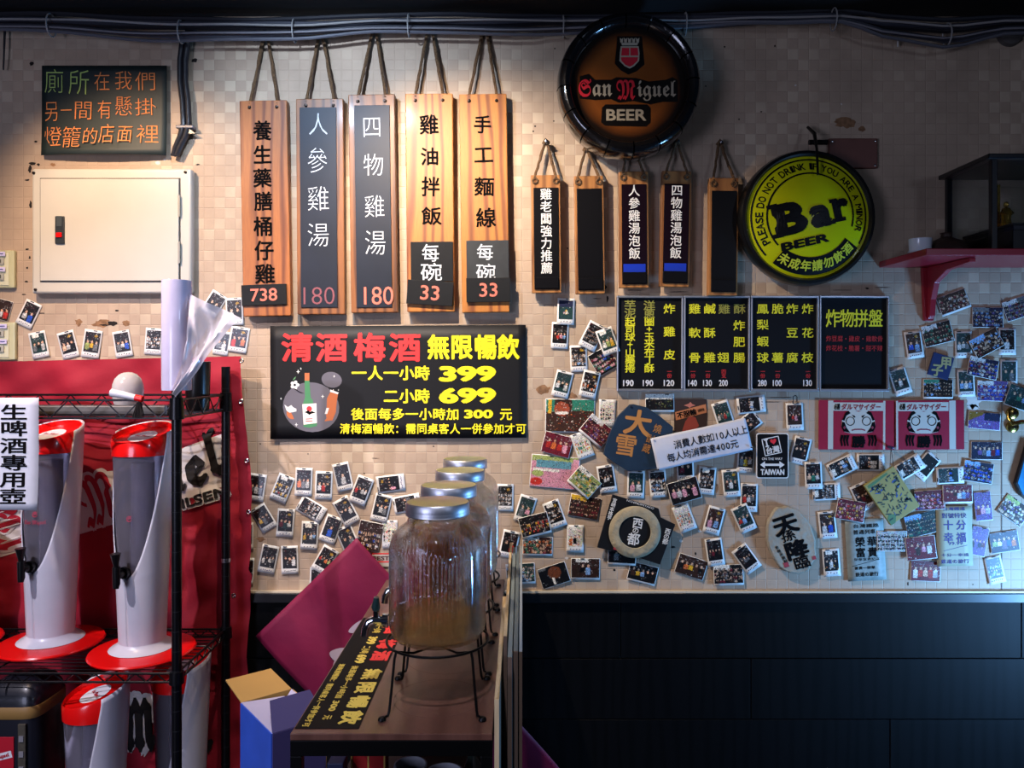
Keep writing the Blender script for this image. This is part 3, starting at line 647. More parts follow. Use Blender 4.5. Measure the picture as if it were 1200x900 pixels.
# dark soft outlines behind the emblem and the words
hm = mat('halo_black', '#0b0807', .3)
mb = M()
mb.flat([bp(*p) for p in ((723, 42), (752, 42), (753, 55), (755, 75), (746, 83), (736, 87), (727, 82), (720, 74), (722, 55))], -.0872)
mb.flat([bp(*p) for p in ((679, 89), (690, 86), (697, 93), (716, 93), (722, 90), (745, 91), (760, 95), (780, 93), (788, 90), (794, 94), (794, 119), (776, 119), (762, 122), (742, 118), (725, 120), (716, 116), (697, 117), (679, 115))], -.0872)
mb.prism([bp(*p) for p in ((705, 126), (709, 122), (758, 122), (762, 126), (762, 143), (757, 148), (709, 147), (704, 143))], -.0876, -.087)
mb.build('dark_outline', hm, B)
SR = mat('sign_red', '#b3202e', .35); SW = mat('sign_silver', '#9c927e', .4)
L = Letters('lettering', SR, B, -.0884, label='red gothic capitals'); X, Z = bp(685, 103); L.fit('\U0001D57E', X, Z, 15*kk, 21*kk, .01); X, Z = bp(733, 105); L.fit('\U0001D578', X, Z, 22*kk, 24*kk, .01)
L = Letters('lettering', SW, B, -.0884, label='pale gothic letters')
X, Z = bp(705.5, 105.5); L.fit('\U0001D586\U0001D593', X, Z, 23*kk, 15*kk, .006); X, Z = bp(769, 106); L.fit('\U0001D58E\U0001D58C\U0001D59A\U0001D58A\U0001D591', X, Z, 46*kk, 24*kk, .006)
X, Z = bp(733.5, 134.5); L.fit('BEER', X, Z, 47*kk, 13.5*kk, .03)
mb = M(); mb.prism([bp(*p) for p in ((727, 54), (748, 54), (749, 62), (748.5, 71), (743, 77), (737.5, 80), (731.5, 77), (725.5, 71), (726, 62))], -.0890, -.087); cr = mb.build('crest_shield', SW, B)
mb = M(); mb.prism([bp(*p) for p in ((728.5, 56), (736.8, 56), (736.8, 65), (727.5, 65))], -.0896, -.089); mb.prism([bp(*p) for p in ((738.3, 56), (746.8, 56), (747.5, 65), (738.3, 65))], -.0896, -.089)
mb.prism([bp(*p) for p in ((727.3, 67), (747.2, 67), (746.5, 71), (741.5, 76), (737.5, 78), (732.5, 76), (727.8, 71))], -.0896, -.089); mb.build('crest_quarter', SR, cr)
mb = M()
for i in range(5): x = 728+4.7*i; mb.prism([bp(*p) for p in ((x-2, 44), (x, 45.8), (x+2, 44), (x+1.4, 49.5), (x-1.4, 49.5))], -.0892, -.087)
mb.prism([bp(*p) for p in ((727.5, 49.8), (747.5, 49.8), (746.5, 52.8), (728.5, 52.8))], -.0892, -.087); mb.build('crest_crown', SW, B)

c0 = at(947, 254.5, .075); B = thing('round_bar_sign', 'yellow domed round bar sign in a black tyre-like rim', 'sign', (c0.x, -.014, c0.z))
kk = K(.09); RB = 73.5*kk
M().lathe([(RB-.004, -.058), (RB+.003, -.068), (RB+.012, -.066), (RB+.017, -.05), (RB+.017, -.02), (RB+.008, -.003), (RB-.02, -.003)], 72, 'y').build('rim', mat('rim_rubber', '#0a0a0b', .35, coat=.3), B, smooth=True)
dome = lambda r: -.056-.038*(1-(r/RB)**2)
YP = mat('yellow_acrylic', '#c9cf12', .12, coat=.6, var=.12, vscale=14); BKP = mat('black_print_gloss', '#0b0b0d', .4, spec=.25)
M().lathe([(max(.0002, RB*i/14), dome(RB*i/14)) for i in range(15)], 64, 'y').build('dome', YP, B, smooth=True)
dw = lambda X, Z: (X, dome(sqrt(X*X+Z*Z))-.0012, Z)
def ring(r0, r1, a0, a1, n=60):
    mb = M(); mb.grid(lambda u, v: dw((r0+(r1-r0)*v)*kk*cos(a0+(a1-a0)*u), (r0+(r1-r0)*v)*kk*sin(a0+(a1-a0)*u)), n, 3); return mb
ring(66.5, 68.5, radians(-28), radians(222), 90).build('outer_circle_line', BKP, B)
ring(49.5, 51.5, radians(-14), radians(222), 80).build('inner_circle_line', BKP, B)
bandm = ring(48, 68.5, radians(-128), radians(-32), 48); bd = bandm.build('lower_band', BKP, B)
L = Letters('lettering', BKP, B, 0, warp=dw, label='black letters on yellow')
msg = 'PLEASE DO NOT DRINK IF YOU ARE A MINOR'; a0, a1 = 214, -18
wd = {'I': .5, ' ': .6, 'M': 1.15, 'W': 1.2, 'E': .85, 'L': .8, 'F': .8}; tot = sum(wd.get(ch, 1) for ch in msg); acc = 0
for ch in msg:
    q = wd.get(ch, 1); a = radians(a0+(a1-a0)*(acc+q/2)/tot); acc += q
    if ch != ' ': L.fit(ch, 59*kk*cos(a), 59*kk*sin(a), 8*kk*q*.82, 8.5*kk, .02, a-pi/2)
rt = radians(12)
def rp_(x, y): return (x*cos(rt)-y*sin(rt))*kk, (x*sin(rt)+y*cos(rt))*kk
for ch, x, y, w_, h_ in (('B', -25, 2, 38, 39), ('a', 10, -3, 27, 27), ('r', 36, 0, 21, 26)):
    X, Z = rp_(x, y); L.fit(ch, X, Z, w_*kk, h_*kk, .062, rt)
X, Z = rp_(-13, -29); L.fit('BEER', X, Z, 56*kk, 10*kk, .05, rt)
# slab serifs of the big letters
mb = M()
for x, y, w_, h_ in ((-42, 20, 12, 5), (-42, -15, 12, 5), (28, 11.5, 10, 4.5), (31, -11.5, 17, 4.5), (22, -13, 8, 4)):
    q = [rp_(x+sx*w_/2, y+sz*h_/2) for sx, sz in ((-1, -1), (1, -1), (1, 1), (-1, 1))]; b = len(mb.v); mb.v += [dw(*p) for p in q]; mb.f.append((b, b+1, b+2, b+3))
mb.build('serif', BKP, B)
L = Letters('lettering', mat('band_yellow', '#d6d940', .2), bd, 0, warp=lambda X, Z: (X, dome(sqrt(X*X+Z*Z))-.0026, Z))
for i, ch in enumerate('未成年請勿飲酒'):
    a = radians(-121+13.4*i); L.em(ch, 58*kk*cos(a), 58*kk*sin(a), 13*kk, 13*kk, .03, a+pi/2)
# hook strap
mb = M().tube([(at(943, 152, 0).x-c0.x, -.012, at(943, 152).z-c0.z), (at(946, 163, 0).x-c0.x, -.045, at(946, 163).z-c0.z), (at(950, 180, .05).x-c0.x, -.085, at(950, 180, .05).z-c0.z), (at(957, 206, .1).x-c0.x, -.096, at(957, 206, .1).z-c0.z)], [.0045, .006, .004, .0035], 8)
mb.tube([(at(941, 172).x-c0.x, -.035, at(0, 172).z-c0.z), (at(962, 172).x-c0.x, -.035, at(0, 172).z-c0.z)], .008, 8); mb.build('hanging_strap', BLACKP, B, smooth=True)

# plain brown plaque, junction box
F = Frame('brown_plaque', 'small plain reddish-brown wooden plaque above the yellow round sign', 'plaque', 998.5, 180.5, .002)
M().box(-F.m(28.5), F.m(28.5), -.010, .001, -F.m(17.5), F.m(17.5)).build('plaque_board', mat('brown_board', '#6e4238', .5, var=.25, vscale=16), F.o, bevel=.003)
for sx, sz in ((1, 1), (1, -1), (-1, 1)): M().lathe([(.0001, -.0125), (.0028, -.012), (.003, -.0101)], 8, 'y', (sx*F.m(25), 0, sz*F.m(14))).build('screw', STEEL, F.o, smooth=True)
c = at(1183, 39, .002)
J = thing('junction_box', 'round grey junction cover under the cables at the top right', 'junction box', c)
M().lathe([(.0002, -.018), (.030, -.018), (.038, -.013), (.042, .002)], 32, 'y').build('cover', mat('grey_cover', '#4c4845', .7), J, smooth=True)
for dx in (-.02, .02): M().lathe([(.0002, -.0205), (.003, -.020), (.0035, -.0181)], 8, 'y', (dx, 0, 0)).build('screw', SCREW, J, smooth=True)

# ================================================================ SHELF, CABINET
sd = .28; zt = 1.5+(425-291)*(D-sd)/FPX; x0 = at(1030, 0)[0]
S = thing('wall_shelf', 'red painted wall shelf on a curved bracket at the right edge', 'shelf', (x0, 0, zt))
MAR = mat('red_shelf_paint', '#8e1b2b', .35, coat=.2)
M().box(0, .72, -sd, -.0005, -.019, 0).build('shelf_board', MAR, S, bevel=.002)
bx = at(1087, 0)[0]-x0; b0 = at(1096, 0)[0]-x0-bx
mb = M(); w_ = .021
mb.prism([(bx-.024, -.0195), (bx+.022, -.0195), (bx+.012, -.185), (bx-.016, -.185)], -.014, -.0005)
br = mb.build('bracket', MAR, S, bevel=.002)
mb = M(); pr = [(-.0145, -.0195), (-.24, -.0195), (-.24, -.032), (-.12, -.040), (-.055, -.07), (-.035, -.12), (-.028, -.17), (-.0145, -.18)]
b = len(mb.v); mb.v += [(bx-.009, y, z) for y, z in pr]+[(bx+.009, y, z) for y, z in pr]; n = len(pr)
mb.f.append(tuple(range(n))); mb.f.append(tuple(range(2*n-1, n-1, -1)))
for i in range(n): j = (i+1) % n; mb.f.append((i, n+i, n+j, j))
mb.build('bracket_arm', MAR, S, bevel=.0015)
for z in (-.05, -.165): M().lathe([(.0001, -.018), (.004, -.0175), (.005, -.0141)], 10, 'y', (bx, 0, z)).build('screw', SCREW, S, smooth=True)
# cup on saucer
cd = .16; c = at(1078.5, 291, cd); U = thing('tea_cup', 'white straight-sided cup on a saucer at the left end of the red shelf', 'cup', (c.x, -cd, zt+.0008))
M().lathe([(.0002, 0), (.022, 0), (.033, .006), (.034, .008), (.024, .005), (.0002, .004)], 32).build('saucer', mat('white_china', '#c6ccd6', .2, coat=.4), U, smooth=True)
M().lathe([(.0002, .0052), (.026, .0052), (.030, .010), (.0315, .044), (.0295, .044), (.028, .012), (.0002, .009)], 32).build('cup_body', mat('white_china', '#c6ccd6', .2, coat=.4), U, smooth=True)
pd = .13; c = at(1104, 292, pd); U = thing('clay_pot', 'dark brown squat clay pot with narrow neck between cup and glass case', 'pot', (c.x+.012, -pd, zt+.0008))
M().lathe([(.0002, 0), (.055, 0), (.064, .008), (.062, .022), (.045, .040), (.022, .050), (.015, .054), (.014, .062), (.017, .066), (.012, .067), (.010, .055), (.0002, .05)], 32).build('pot_body', mat('dark_clay', '#33241e', .45, bump=.3, bscale=60), U, smooth=True)
# display case
x1 = at(1103, 0, .0)[0]; xw = .56; zc = at(0, 212, 0)[2]; yb = -.012; yf = -.252
C_ = thing('display_case', 'black-framed glass display case with tiny gilt figures on the red shelf', 'display case', (x1, 0, zt+.0008))
H = zc-zt; CB = mat('case_lacquer', '#0a0a10', .3, coat=.3)
M().box(.06, xw, yf-.004, yb, 0, .055).build('case_base', CB, C_, bevel=.002)
M().box(.06, xw, yf-.004, yb, .068, .074).build('case_floor', CB, C_, bevel=.001)
M().box(.066, xw-.004, yf+.002, yb-.004, .0551, .0679).build('base_step', mat('case_navy', '#121626', .3), C_)
for (x, y) in ((.012, yb-.008), (.012, yf+.008), (xw-.01, yb-.008), (xw-.01, yf+.008)):
    M().box(x-.008, x+.008, y-.008, y+.008, .0 if x < .1 else .0745, H-.0005).build('post', CB, C_, bevel=.0015)
M().box(-.012, xw+.01, yf-.012, yb+.008, H, H+.014).build('roof', CB, C_, bevel=.003)
GL = mat('thin_glass', '#dfe6ea', .03, trans=1, ior=1.12, spec=.3)
M().box(.0105, .0125, yf+.0165, yb-.0165, .01, H-.001).build('side_pane', GL, C_)
M().box(.0205, xw-.0185, yf+.006, yf+.008, .0745, H-.001).build('front_pane', GL, C_)
GOLD = mat('gilt', '#c9a14a', .25, metal=1)
for i, (px, py, s) in enumerate(((1179, 241, 1.0), (1142, 258, .45), (1137, 237, .6))):
    dd = .16 if i else .20; p = at(px, 255, dd)
    G = thing('figurine', ('gilt standing figurine inside the glass case near its front post', 'tiny gilt seated figurine low in the left of the glass case', 'dim grey figurine at the back of the glass case')[i], 'figurine', (max(p.x, x1+.05), -dd, zt+.0750 if i == 0 else zt+.0750))
    gm = GOLD if i < 2 else mat('pewter', '#3a3c40', .4, metal=.5)
    if i: G.location.x = max(G.location.x, x1+.085)
    h = .07*s
    M().lathe([(.0002, 0), (.016*s, 0), (.014*s, .10*h), (.012*s, .3*h), (.015*s, .55*h), (.010*s, .72*h), (.004*s, .76*h)], 16).build('figure_body', gm, G, smooth=True)
    M().lathe([(.0002, .76*h), (.006*s, .80*h), (.0075*s, .88*h), (.005*s, .97*h), (.0002, h)], 12).build('head', gm, G, smooth=True)
    for sx in (-1, 1): M().tube([(sx*.010*s, 0, .66*h), (sx*.017*s, -.005, .52*h), (sx*.006*s, -.014*s, .45*h)], .0032*s, 6).build('arm', gm, G, smooth=True)
p = at(1168, 260, .17)
G = thing('gilt_tablet', 'narrow upright gilt tablet inside the glass case', 'tablet', (p.x, -.17, zt+.0750)); M().box(-.009, .009, -.003, .003, 0, .125).build('tablet_plate', GOLD, G, bevel=.001)
M().box(-.013, .013, -.008, .008, 0, .0008).build('tablet_foot', GOLD, G)
# gold coat hook and blue plaque at the right edge
c = at(1186, 492, .002); Hk = thing('coat_hook', 'brass double-plate coat hook beside the right edge', 'hook', c)
BR = mat('brass', '#b79a55', .22, metal=1)
for dz in (.021, -.021): M().lathe([(.0002, -.010), (.012, -.010), (.018, -.006), (.019, .001)], 24, 'y', (0, 0, dz)).build('hook_plate', BR, Hk, smooth=True); M().lathe([(.0002, -.0145), (.005, -.014), (.0055, -.0102)], 12, 'y', (.001, 0, dz)).build('screw', SCREW, Hk, smooth=True)
M().tube([(-.017, -.008, .026), (-.022, -.016, .006), (-.014, -.026, -.010), (.004, -.036, -.004), (.024, -.044, -.001), (.05, -.052, -.006), (.075, -.054, .008)], [.005, .006, .007, .007, .006, .0055, .0065], 9).build('hook_arm', BR, Hk, smooth=True)
c = at(1217, 553, .004); Q = thing('blue_plaque', 'blue octagonal plaque with dark rim cut off by the right edge', 'plaque', c)
oc = [((x-1217)*K(.01), -(y-553)*K(.01)) for x, y in ((1201, 519), (1233, 519), (1247, 566), (1240, 581), (1222, 589), (1203, 587), (1193.5, 580), (1187, 566))]
M().prism(oc, -.014, .002).build('plaque_body', mat('dark_rim', '#1c1a20', .4), Q, bevel=.002)
M().prism([(x*.93, z*.93) for x, z in oc], -.0152, -.0141).build('plaque_face', mat('blue_enamel', '#2f86b8', .3, var=.45, vscale=28, coat=.4), Q)
# ================================================================ PHOTOS ON THE WALL
CC = {'w': '#c9c9c6', 'g': '#6c6e70', 'k': '#0d0c0d', 'r': '#b82f26', 'b': '#2450b8', 'n': '#1e2440', 'p': '#d698a8', 'y': '#d2a52c', 'o': '#cc6a34', 't': '#2f7a62',
      'm': '#6b1a28', 'c': '#d8b495', 'v': '#6a5590', 's': '#7fa6d0', 'd': '#3a241a', 'l': '#9aa860', 'e': '#1d3a3a', 'h': '#e0dccf'}
CC = {k: srgb(v)[:3] for k, v in CC.items()}
def mixc(a, b, t): return tuple(a[i]*(1-t)+b[i]*t for i in range(3))
def canvas(nx, ny, bg, rng, noise=.35):
    return [[tuple(x*(1+rng.uniform(-noise, noise)) for x in bg) for _ in range(nx)] for _ in range(ny)]
def dot(im, cx, cy, rx, ry, col, rng, nz=.15):
    ny = len(im); nx = len(im[0])
    for j in range(max(0, int(cy-ry)), min(ny, int(cy+ry)+2)):
        for i in range(max(0, int(cx-rx)), min(nx, int(cx+rx)+2)):
            if ((i+.5-cx)/max(rx, .3))**2+((j+.5-cy)/max(ry, .3))**2 <= 1:
                f = 1+rng.uniform(-nz, nz); im[j][i] = tuple(x*f for x in col)
def rct(im, x0, y0, x1, y1, col, rng, nz=.12):
    for j in range(max(0, int(y0)), min(len(im), int(y1))):
        for i in range(max(0, int(x0)), min(len(im[0]), int(x1))):
            f = 1+rng.uniform(-nz, nz); im[j][i] = tuple(x*f for x in col)
def person(im, cx, hy, s, col, rng):
    skin = mixc(CC['c'], CC['o'], rng.uniform(0, .35))
    dot(im, cx, hy-s*.3, s*1.0, s*1.1, CC['k'], rng)              # hair
    hh = rng.uniform(5, 8); rct(im, cx-s*1.7, hy+s*1.9, cx+s*1.7, hy+s*hh, mixc(col, CC['k'], rng.uniform(0, .35)), rng, .45)    # clothes
    dot(im, cx, hy+s*2.3, s*1.6, s*1.0, col, rng, .4)
    dot(im, cx, hy+s*.2, s*.85, s*1.15, skin, rng)                  # face
def snap(nx, ny, spec, rng):
    """spec: background letter, then clothes of the people from left to right; capitals: Y lantern, W pale lamp, C crowd of faces, T table of dishes"""
    bg = mixc(CC[spec[0]], CC['k'], .35 if spec[0] in 'kdn' else .15)
    im = canvas(nx, ny, bg, rng)
    for _ in range(int(nx*ny/16)):
        dot(im, rng.uniform(0, nx), rng.uniform(0, ny*(.45 if rng.random() < .7 else 1)), rng.uniform(.4, 1.3), rng.uniform(.4, 1), mixc(bg, rng.choice([CC['g'], CC['d'], CC['w'], CC['m']]), .5), rng)
    if 'Y' in spec: dot(im, nx*.72, ny*.17, nx*.12, ny*.06, mixc(CC['y'], CC['d'], .45), rng, .4)
    if 'W' in spec: rct(im, nx*.15, 0, nx*.62, ny*.2, CC['h'], rng, .3)
    ppl = [c for c in spec[1:] if c.islower()]
    if 'C' in spec:
        for row in range(3):
            n = max(3, int(nx/4.2)); hy = ny*(.38+.2*row)
            for i in range(n):
                cx = (i+.5+rng.uniform(-.25, .25))*nx/n
                person(im, cx, hy+rng.uniform(-1, 1), .9, CC[rng.choice(ppl)] if ppl else CC['g'], rng)
    else:
        n = len(ppl); s = min(nx/(n*4.4), ny/14.0, 2.6) if n else 1
        span = min(nx*.86, n*s*4.4)
        for i, c in enumerate(ppl):
            person(im, nx/2-span/2+(i+.5)*span/n, ny*(.5 if nx < ny*1.05 else .36)+rng.uniform(-1, 1), s, CC[c], rng)
    if 'T' in spec:
        for _ in range(12): dot(im, rng.uniform(0, nx), rng.uniform(ny*.72, ny), rng.uniform(.8, 1.8), rng.uniform(.5, 1), rng.choice([CC['h'], CC['o'], CC['w'], CC['y'], CC['d']]), rng)
    return im
LAYER_USED = []
def photo(cx, cy, w_, h_, rot, layer, kind, spec, label, curl=None, seed=0):
    rng = random.Random(int(cx*31+cy*7)); off = .0022+layer*.0032
    F = Frame('instant_photo' if kind == 'i' else 'colour_print', label, 'photo', cx, cy, off, rot, 'snapshots pinned to the wall')
    W_, H_ = F.m(w_), F.m(h_); cu = rng.uniform(.0008, .003) if curl is None else curl; side = rng.uniform(-.001, .001)
    S_ = lambda X, Z: -cu*(.5-Z/H_)**2-side*X/W_-abs(side)
    fn = lambda e: (lambda u, v: ((u-.5)*W_, S_((u-.5)*W_, (.5-v)*H_)-e, (.5-v)*H_))
    M().grid(fn(.0002), 4, 8).build('card', CARD, F.o, smooth=True, thick=.0005)
    if kind == 'i': x0, x1, y0, y1 = .085, .915, .085, .80
    elif kind == 'w': x0, x1, y0, y1 = .02, .98, .02, .90          # print with one white lower edge
    else: x0, x1, y0, y1 = .015, .985, .02, .98
    nx = max(6, int(round(w_*(x1-x0)*1.7))); ny = max(6, int(round(h_*(y1-y0)*1.7)))
    im = spec(nx, ny, rng) if callable(spec) else snap(nx, ny, spec, rng)
    im = grain(im, rng)
    g = fn(.00075); M().grid(lambda u, v: g(x0+(x1-x0)*u, y0+(y1-y0)*v), nx, ny, im).build('picture', PRINT, F.o)
    if kind == 'i':
        mb = M(); n = rng.randint(4, 7); ink = BLUEINK if rng.random() < .4 else PENINK
        for i in range(n):
            u = .14+.72*(i+.5)/n; v = .88+rng.uniform(-.02, .02); a = fn(.0008)
            p = a(u-.03, v), a(u+.03, v-.02), a(u+.035, v+.01), a(u-.02, v+.03); b = len(mb.v); mb.v += p; mb.f.append((b, b+1, b+2, b+3))
        mb.build('handwriting', ink, F.o)
    a = fn(0)(.5+rng.uniform(-.3, .3), .03)
    M().box(a[0]-.006, a[0]+.006, a[1]-.0022, a[1]-.0005, a[2]-.0012, a[2]+.0012).build('staple', BLKMET, F.o)
    return F
def grain(im, rng):
    ny = len(im); nx = len(im[0]); out = []
    for j in range(ny):
        row = []
        for i in range(nx):
            q = im[j][i]
            if rng.random() < .45:
                a = im[min(ny-1, max(0, j+rng.randint(-1, 1)))][min(nx-1, max(0, i+rng.randint(-1, 1)))]; q = mixc(q, a, rng.uniform(.5, 1))
            f = rng.choice((.55, .8, 1, 1, 1.15, 1.3)); row.append(tuple(x*f for x in q))
        out.append(row)
    for _ in range(int(nx*ny/45)):
        x = rng.randrange(nx); y = rng.randrange(ny); c = rng.choice((CC['k'], CC['k'], CC['k'], CC['d'], CC['g'], CC['w'])); s = rng.choice((1, 1, 2))
        for j in range(y, min(ny, y+s)):
            for i in range(x, min(nx, x+s)): out[j][i] = mixc(out[j][i], c, rng.uniform(.5, .9))
    return out
def scape(kind):
    def f(nx, ny, rng):
        if kind == 'market':
            im = canvas(nx, ny, CC['d'], rng)
            rct(im, 0, 0, nx*.18, ny*.4, CC['t'], rng); rct(im, nx*.05, 0, nx*.12, ny*.45, CC['y'], rng)
            dot(im, nx*.33, ny*.3, nx*.16, ny*.22, mixc(CC['m'], CC['o'], .4), rng); dot(im, nx*.33, ny*.42, nx*.14, ny*.05, CC['h'], rng); rct(im, nx*.55, 0, nx, ny*.35, CC['t'], rng)
            for _ in range(230): dot(im, rng.uniform(0, nx), rng.uniform(ny*.1, ny), .8, .7, rng.choice([CC['r'], CC['o'], CC['h'], CC['t'], CC['d'], CC['m'], CC['c']]), rng)
            return im
        if kind == 'plaza':
            im = canvas(nx, ny, mixc(CC['p'], CC['m'], .25), rng, .1)
            rct(im, 0, 0, nx, ny*.18, CC['l'], rng); rct(im, nx*.1, ny*.15, nx*.85, ny*.4, mixc(CC['t'], CC['s'], .4), rng); rct(im, nx*.05, ny*.42, nx*.6, ny*.5, CC['h'], rng)
            dot(im, nx*.14, ny*.58, nx*.13, ny*.1, CC['l'], rng); dot(im, nx*.12, ny*.84, nx*.14, ny*.12, CC['r'], rng); rct(im, nx*.88, ny*.05, nx, ny*.6, CC['p'], rng)
            for _ in range(120): dot(im, rng.uniform(0, nx), rng.uniform(ny*.05, ny), .6, .6, rng.choice([CC['m'], CC['d'], CC['h'], CC['t'], CC['g'], CC['e']]), rng)
            return im
        if kind == 'bush':
            im = canvas(nx, ny, CC['k'], rng); rct(im, 0, 0, nx, ny*.35, CC['h'], rng, .2)
            for _ in range(60): dot(im, rng.uniform(nx*.1, nx), rng.uniform(ny*.2, ny*.9), 1.3, 1, rng.choice([CC['k'], CC['e'], CC['d'], mixc(CC['l'], CC['k'], .5)]), rng)
            return im
        if kind == 'flowers':
            im = canvas(nx, ny, CC['e'], rng); rct(im, 0, 0, nx, ny*.35, CC['n'], rng)
            for _ in range(14): dot(im, nx*.5+rng.uniform(-4, 4), ny*.62+rng.uniform(-4, 4), 1.3, 1.2, rng.choice([CC['h'], CC['h'], CC['p'], CC['y']]), rng)
            return im
        if kind == 'animal':
            im = canvas(nx, ny, CC['k'], rng); dot(im, nx*.55, ny*.38, nx*.24, ny*.32, mixc(CC['d'], CC['o'], .18), rng); rct(im, nx*.42, ny*.6, nx*.5, ny*.95, CC['h'], rng, .3); rct(im, 0, 0, nx*.3, ny*.15, CC['g'], rng)
            for _ in range(10): dot(im, rng.uniform(0, nx*.4), rng.uniform(ny*.4, ny), .9, .8, CC['g'], rng)
            return im
        if kind == 'dark':
            im = canvas(nx, ny, CC['k'], rng); rct(im, nx*.1, ny*.55, nx*.55, ny*.72, CC['h'], rng, .3); return im
        if kind == 'folded':
            im = canvas(nx, ny, CC['v'], rng); rct(im, nx*.5, 0, nx, ny*.5, CC['n'], rng)
            for j in range(ny):
                for i in range(nx):
                    if i/nx+j/ny < .55: im[j][i] = mixc(CC['d'], CC['y'], .25)
            for _ in range(25): dot(im, rng.uniform(0, nx*.7), rng.uniform(ny*.5, ny), 1, 1, rng.choice([CC['h'], CC['v'], CC['s'], CC['w']]), rng)
            return im
    return f
def crowd(bg, pal, top=None):
    def f(nx, ny, rng):
        im = canvas(nx, ny, mixc(CC[bg], CC['k'], .3), rng)
        if top: rct(im, 0, 0, nx*.55, ny*.25, CC[top], rng, .3)
        for row in range(4):
            n = int(nx/5)+row % 2
            for i in range(n):
                cx = (i+.5+rng.uniform(-.35, .35))*nx/n; hy = ny*(.2+.2*row)+rng.uniform(-1, 1)
                dot(im, cx, hy+3.2, 2.5, 2.4, mixc(CC[rng.choice(pal)], CC['k'], rng.uniform(0, .5)), rng, .4); dot(im, cx, hy-.5, 1.4, 1.4, CC['k'], rng); dot(im, cx, hy+.4, 1.0, 1.1, mixc(CC['c'], CC[bg], .25), rng)
        return im
    return f
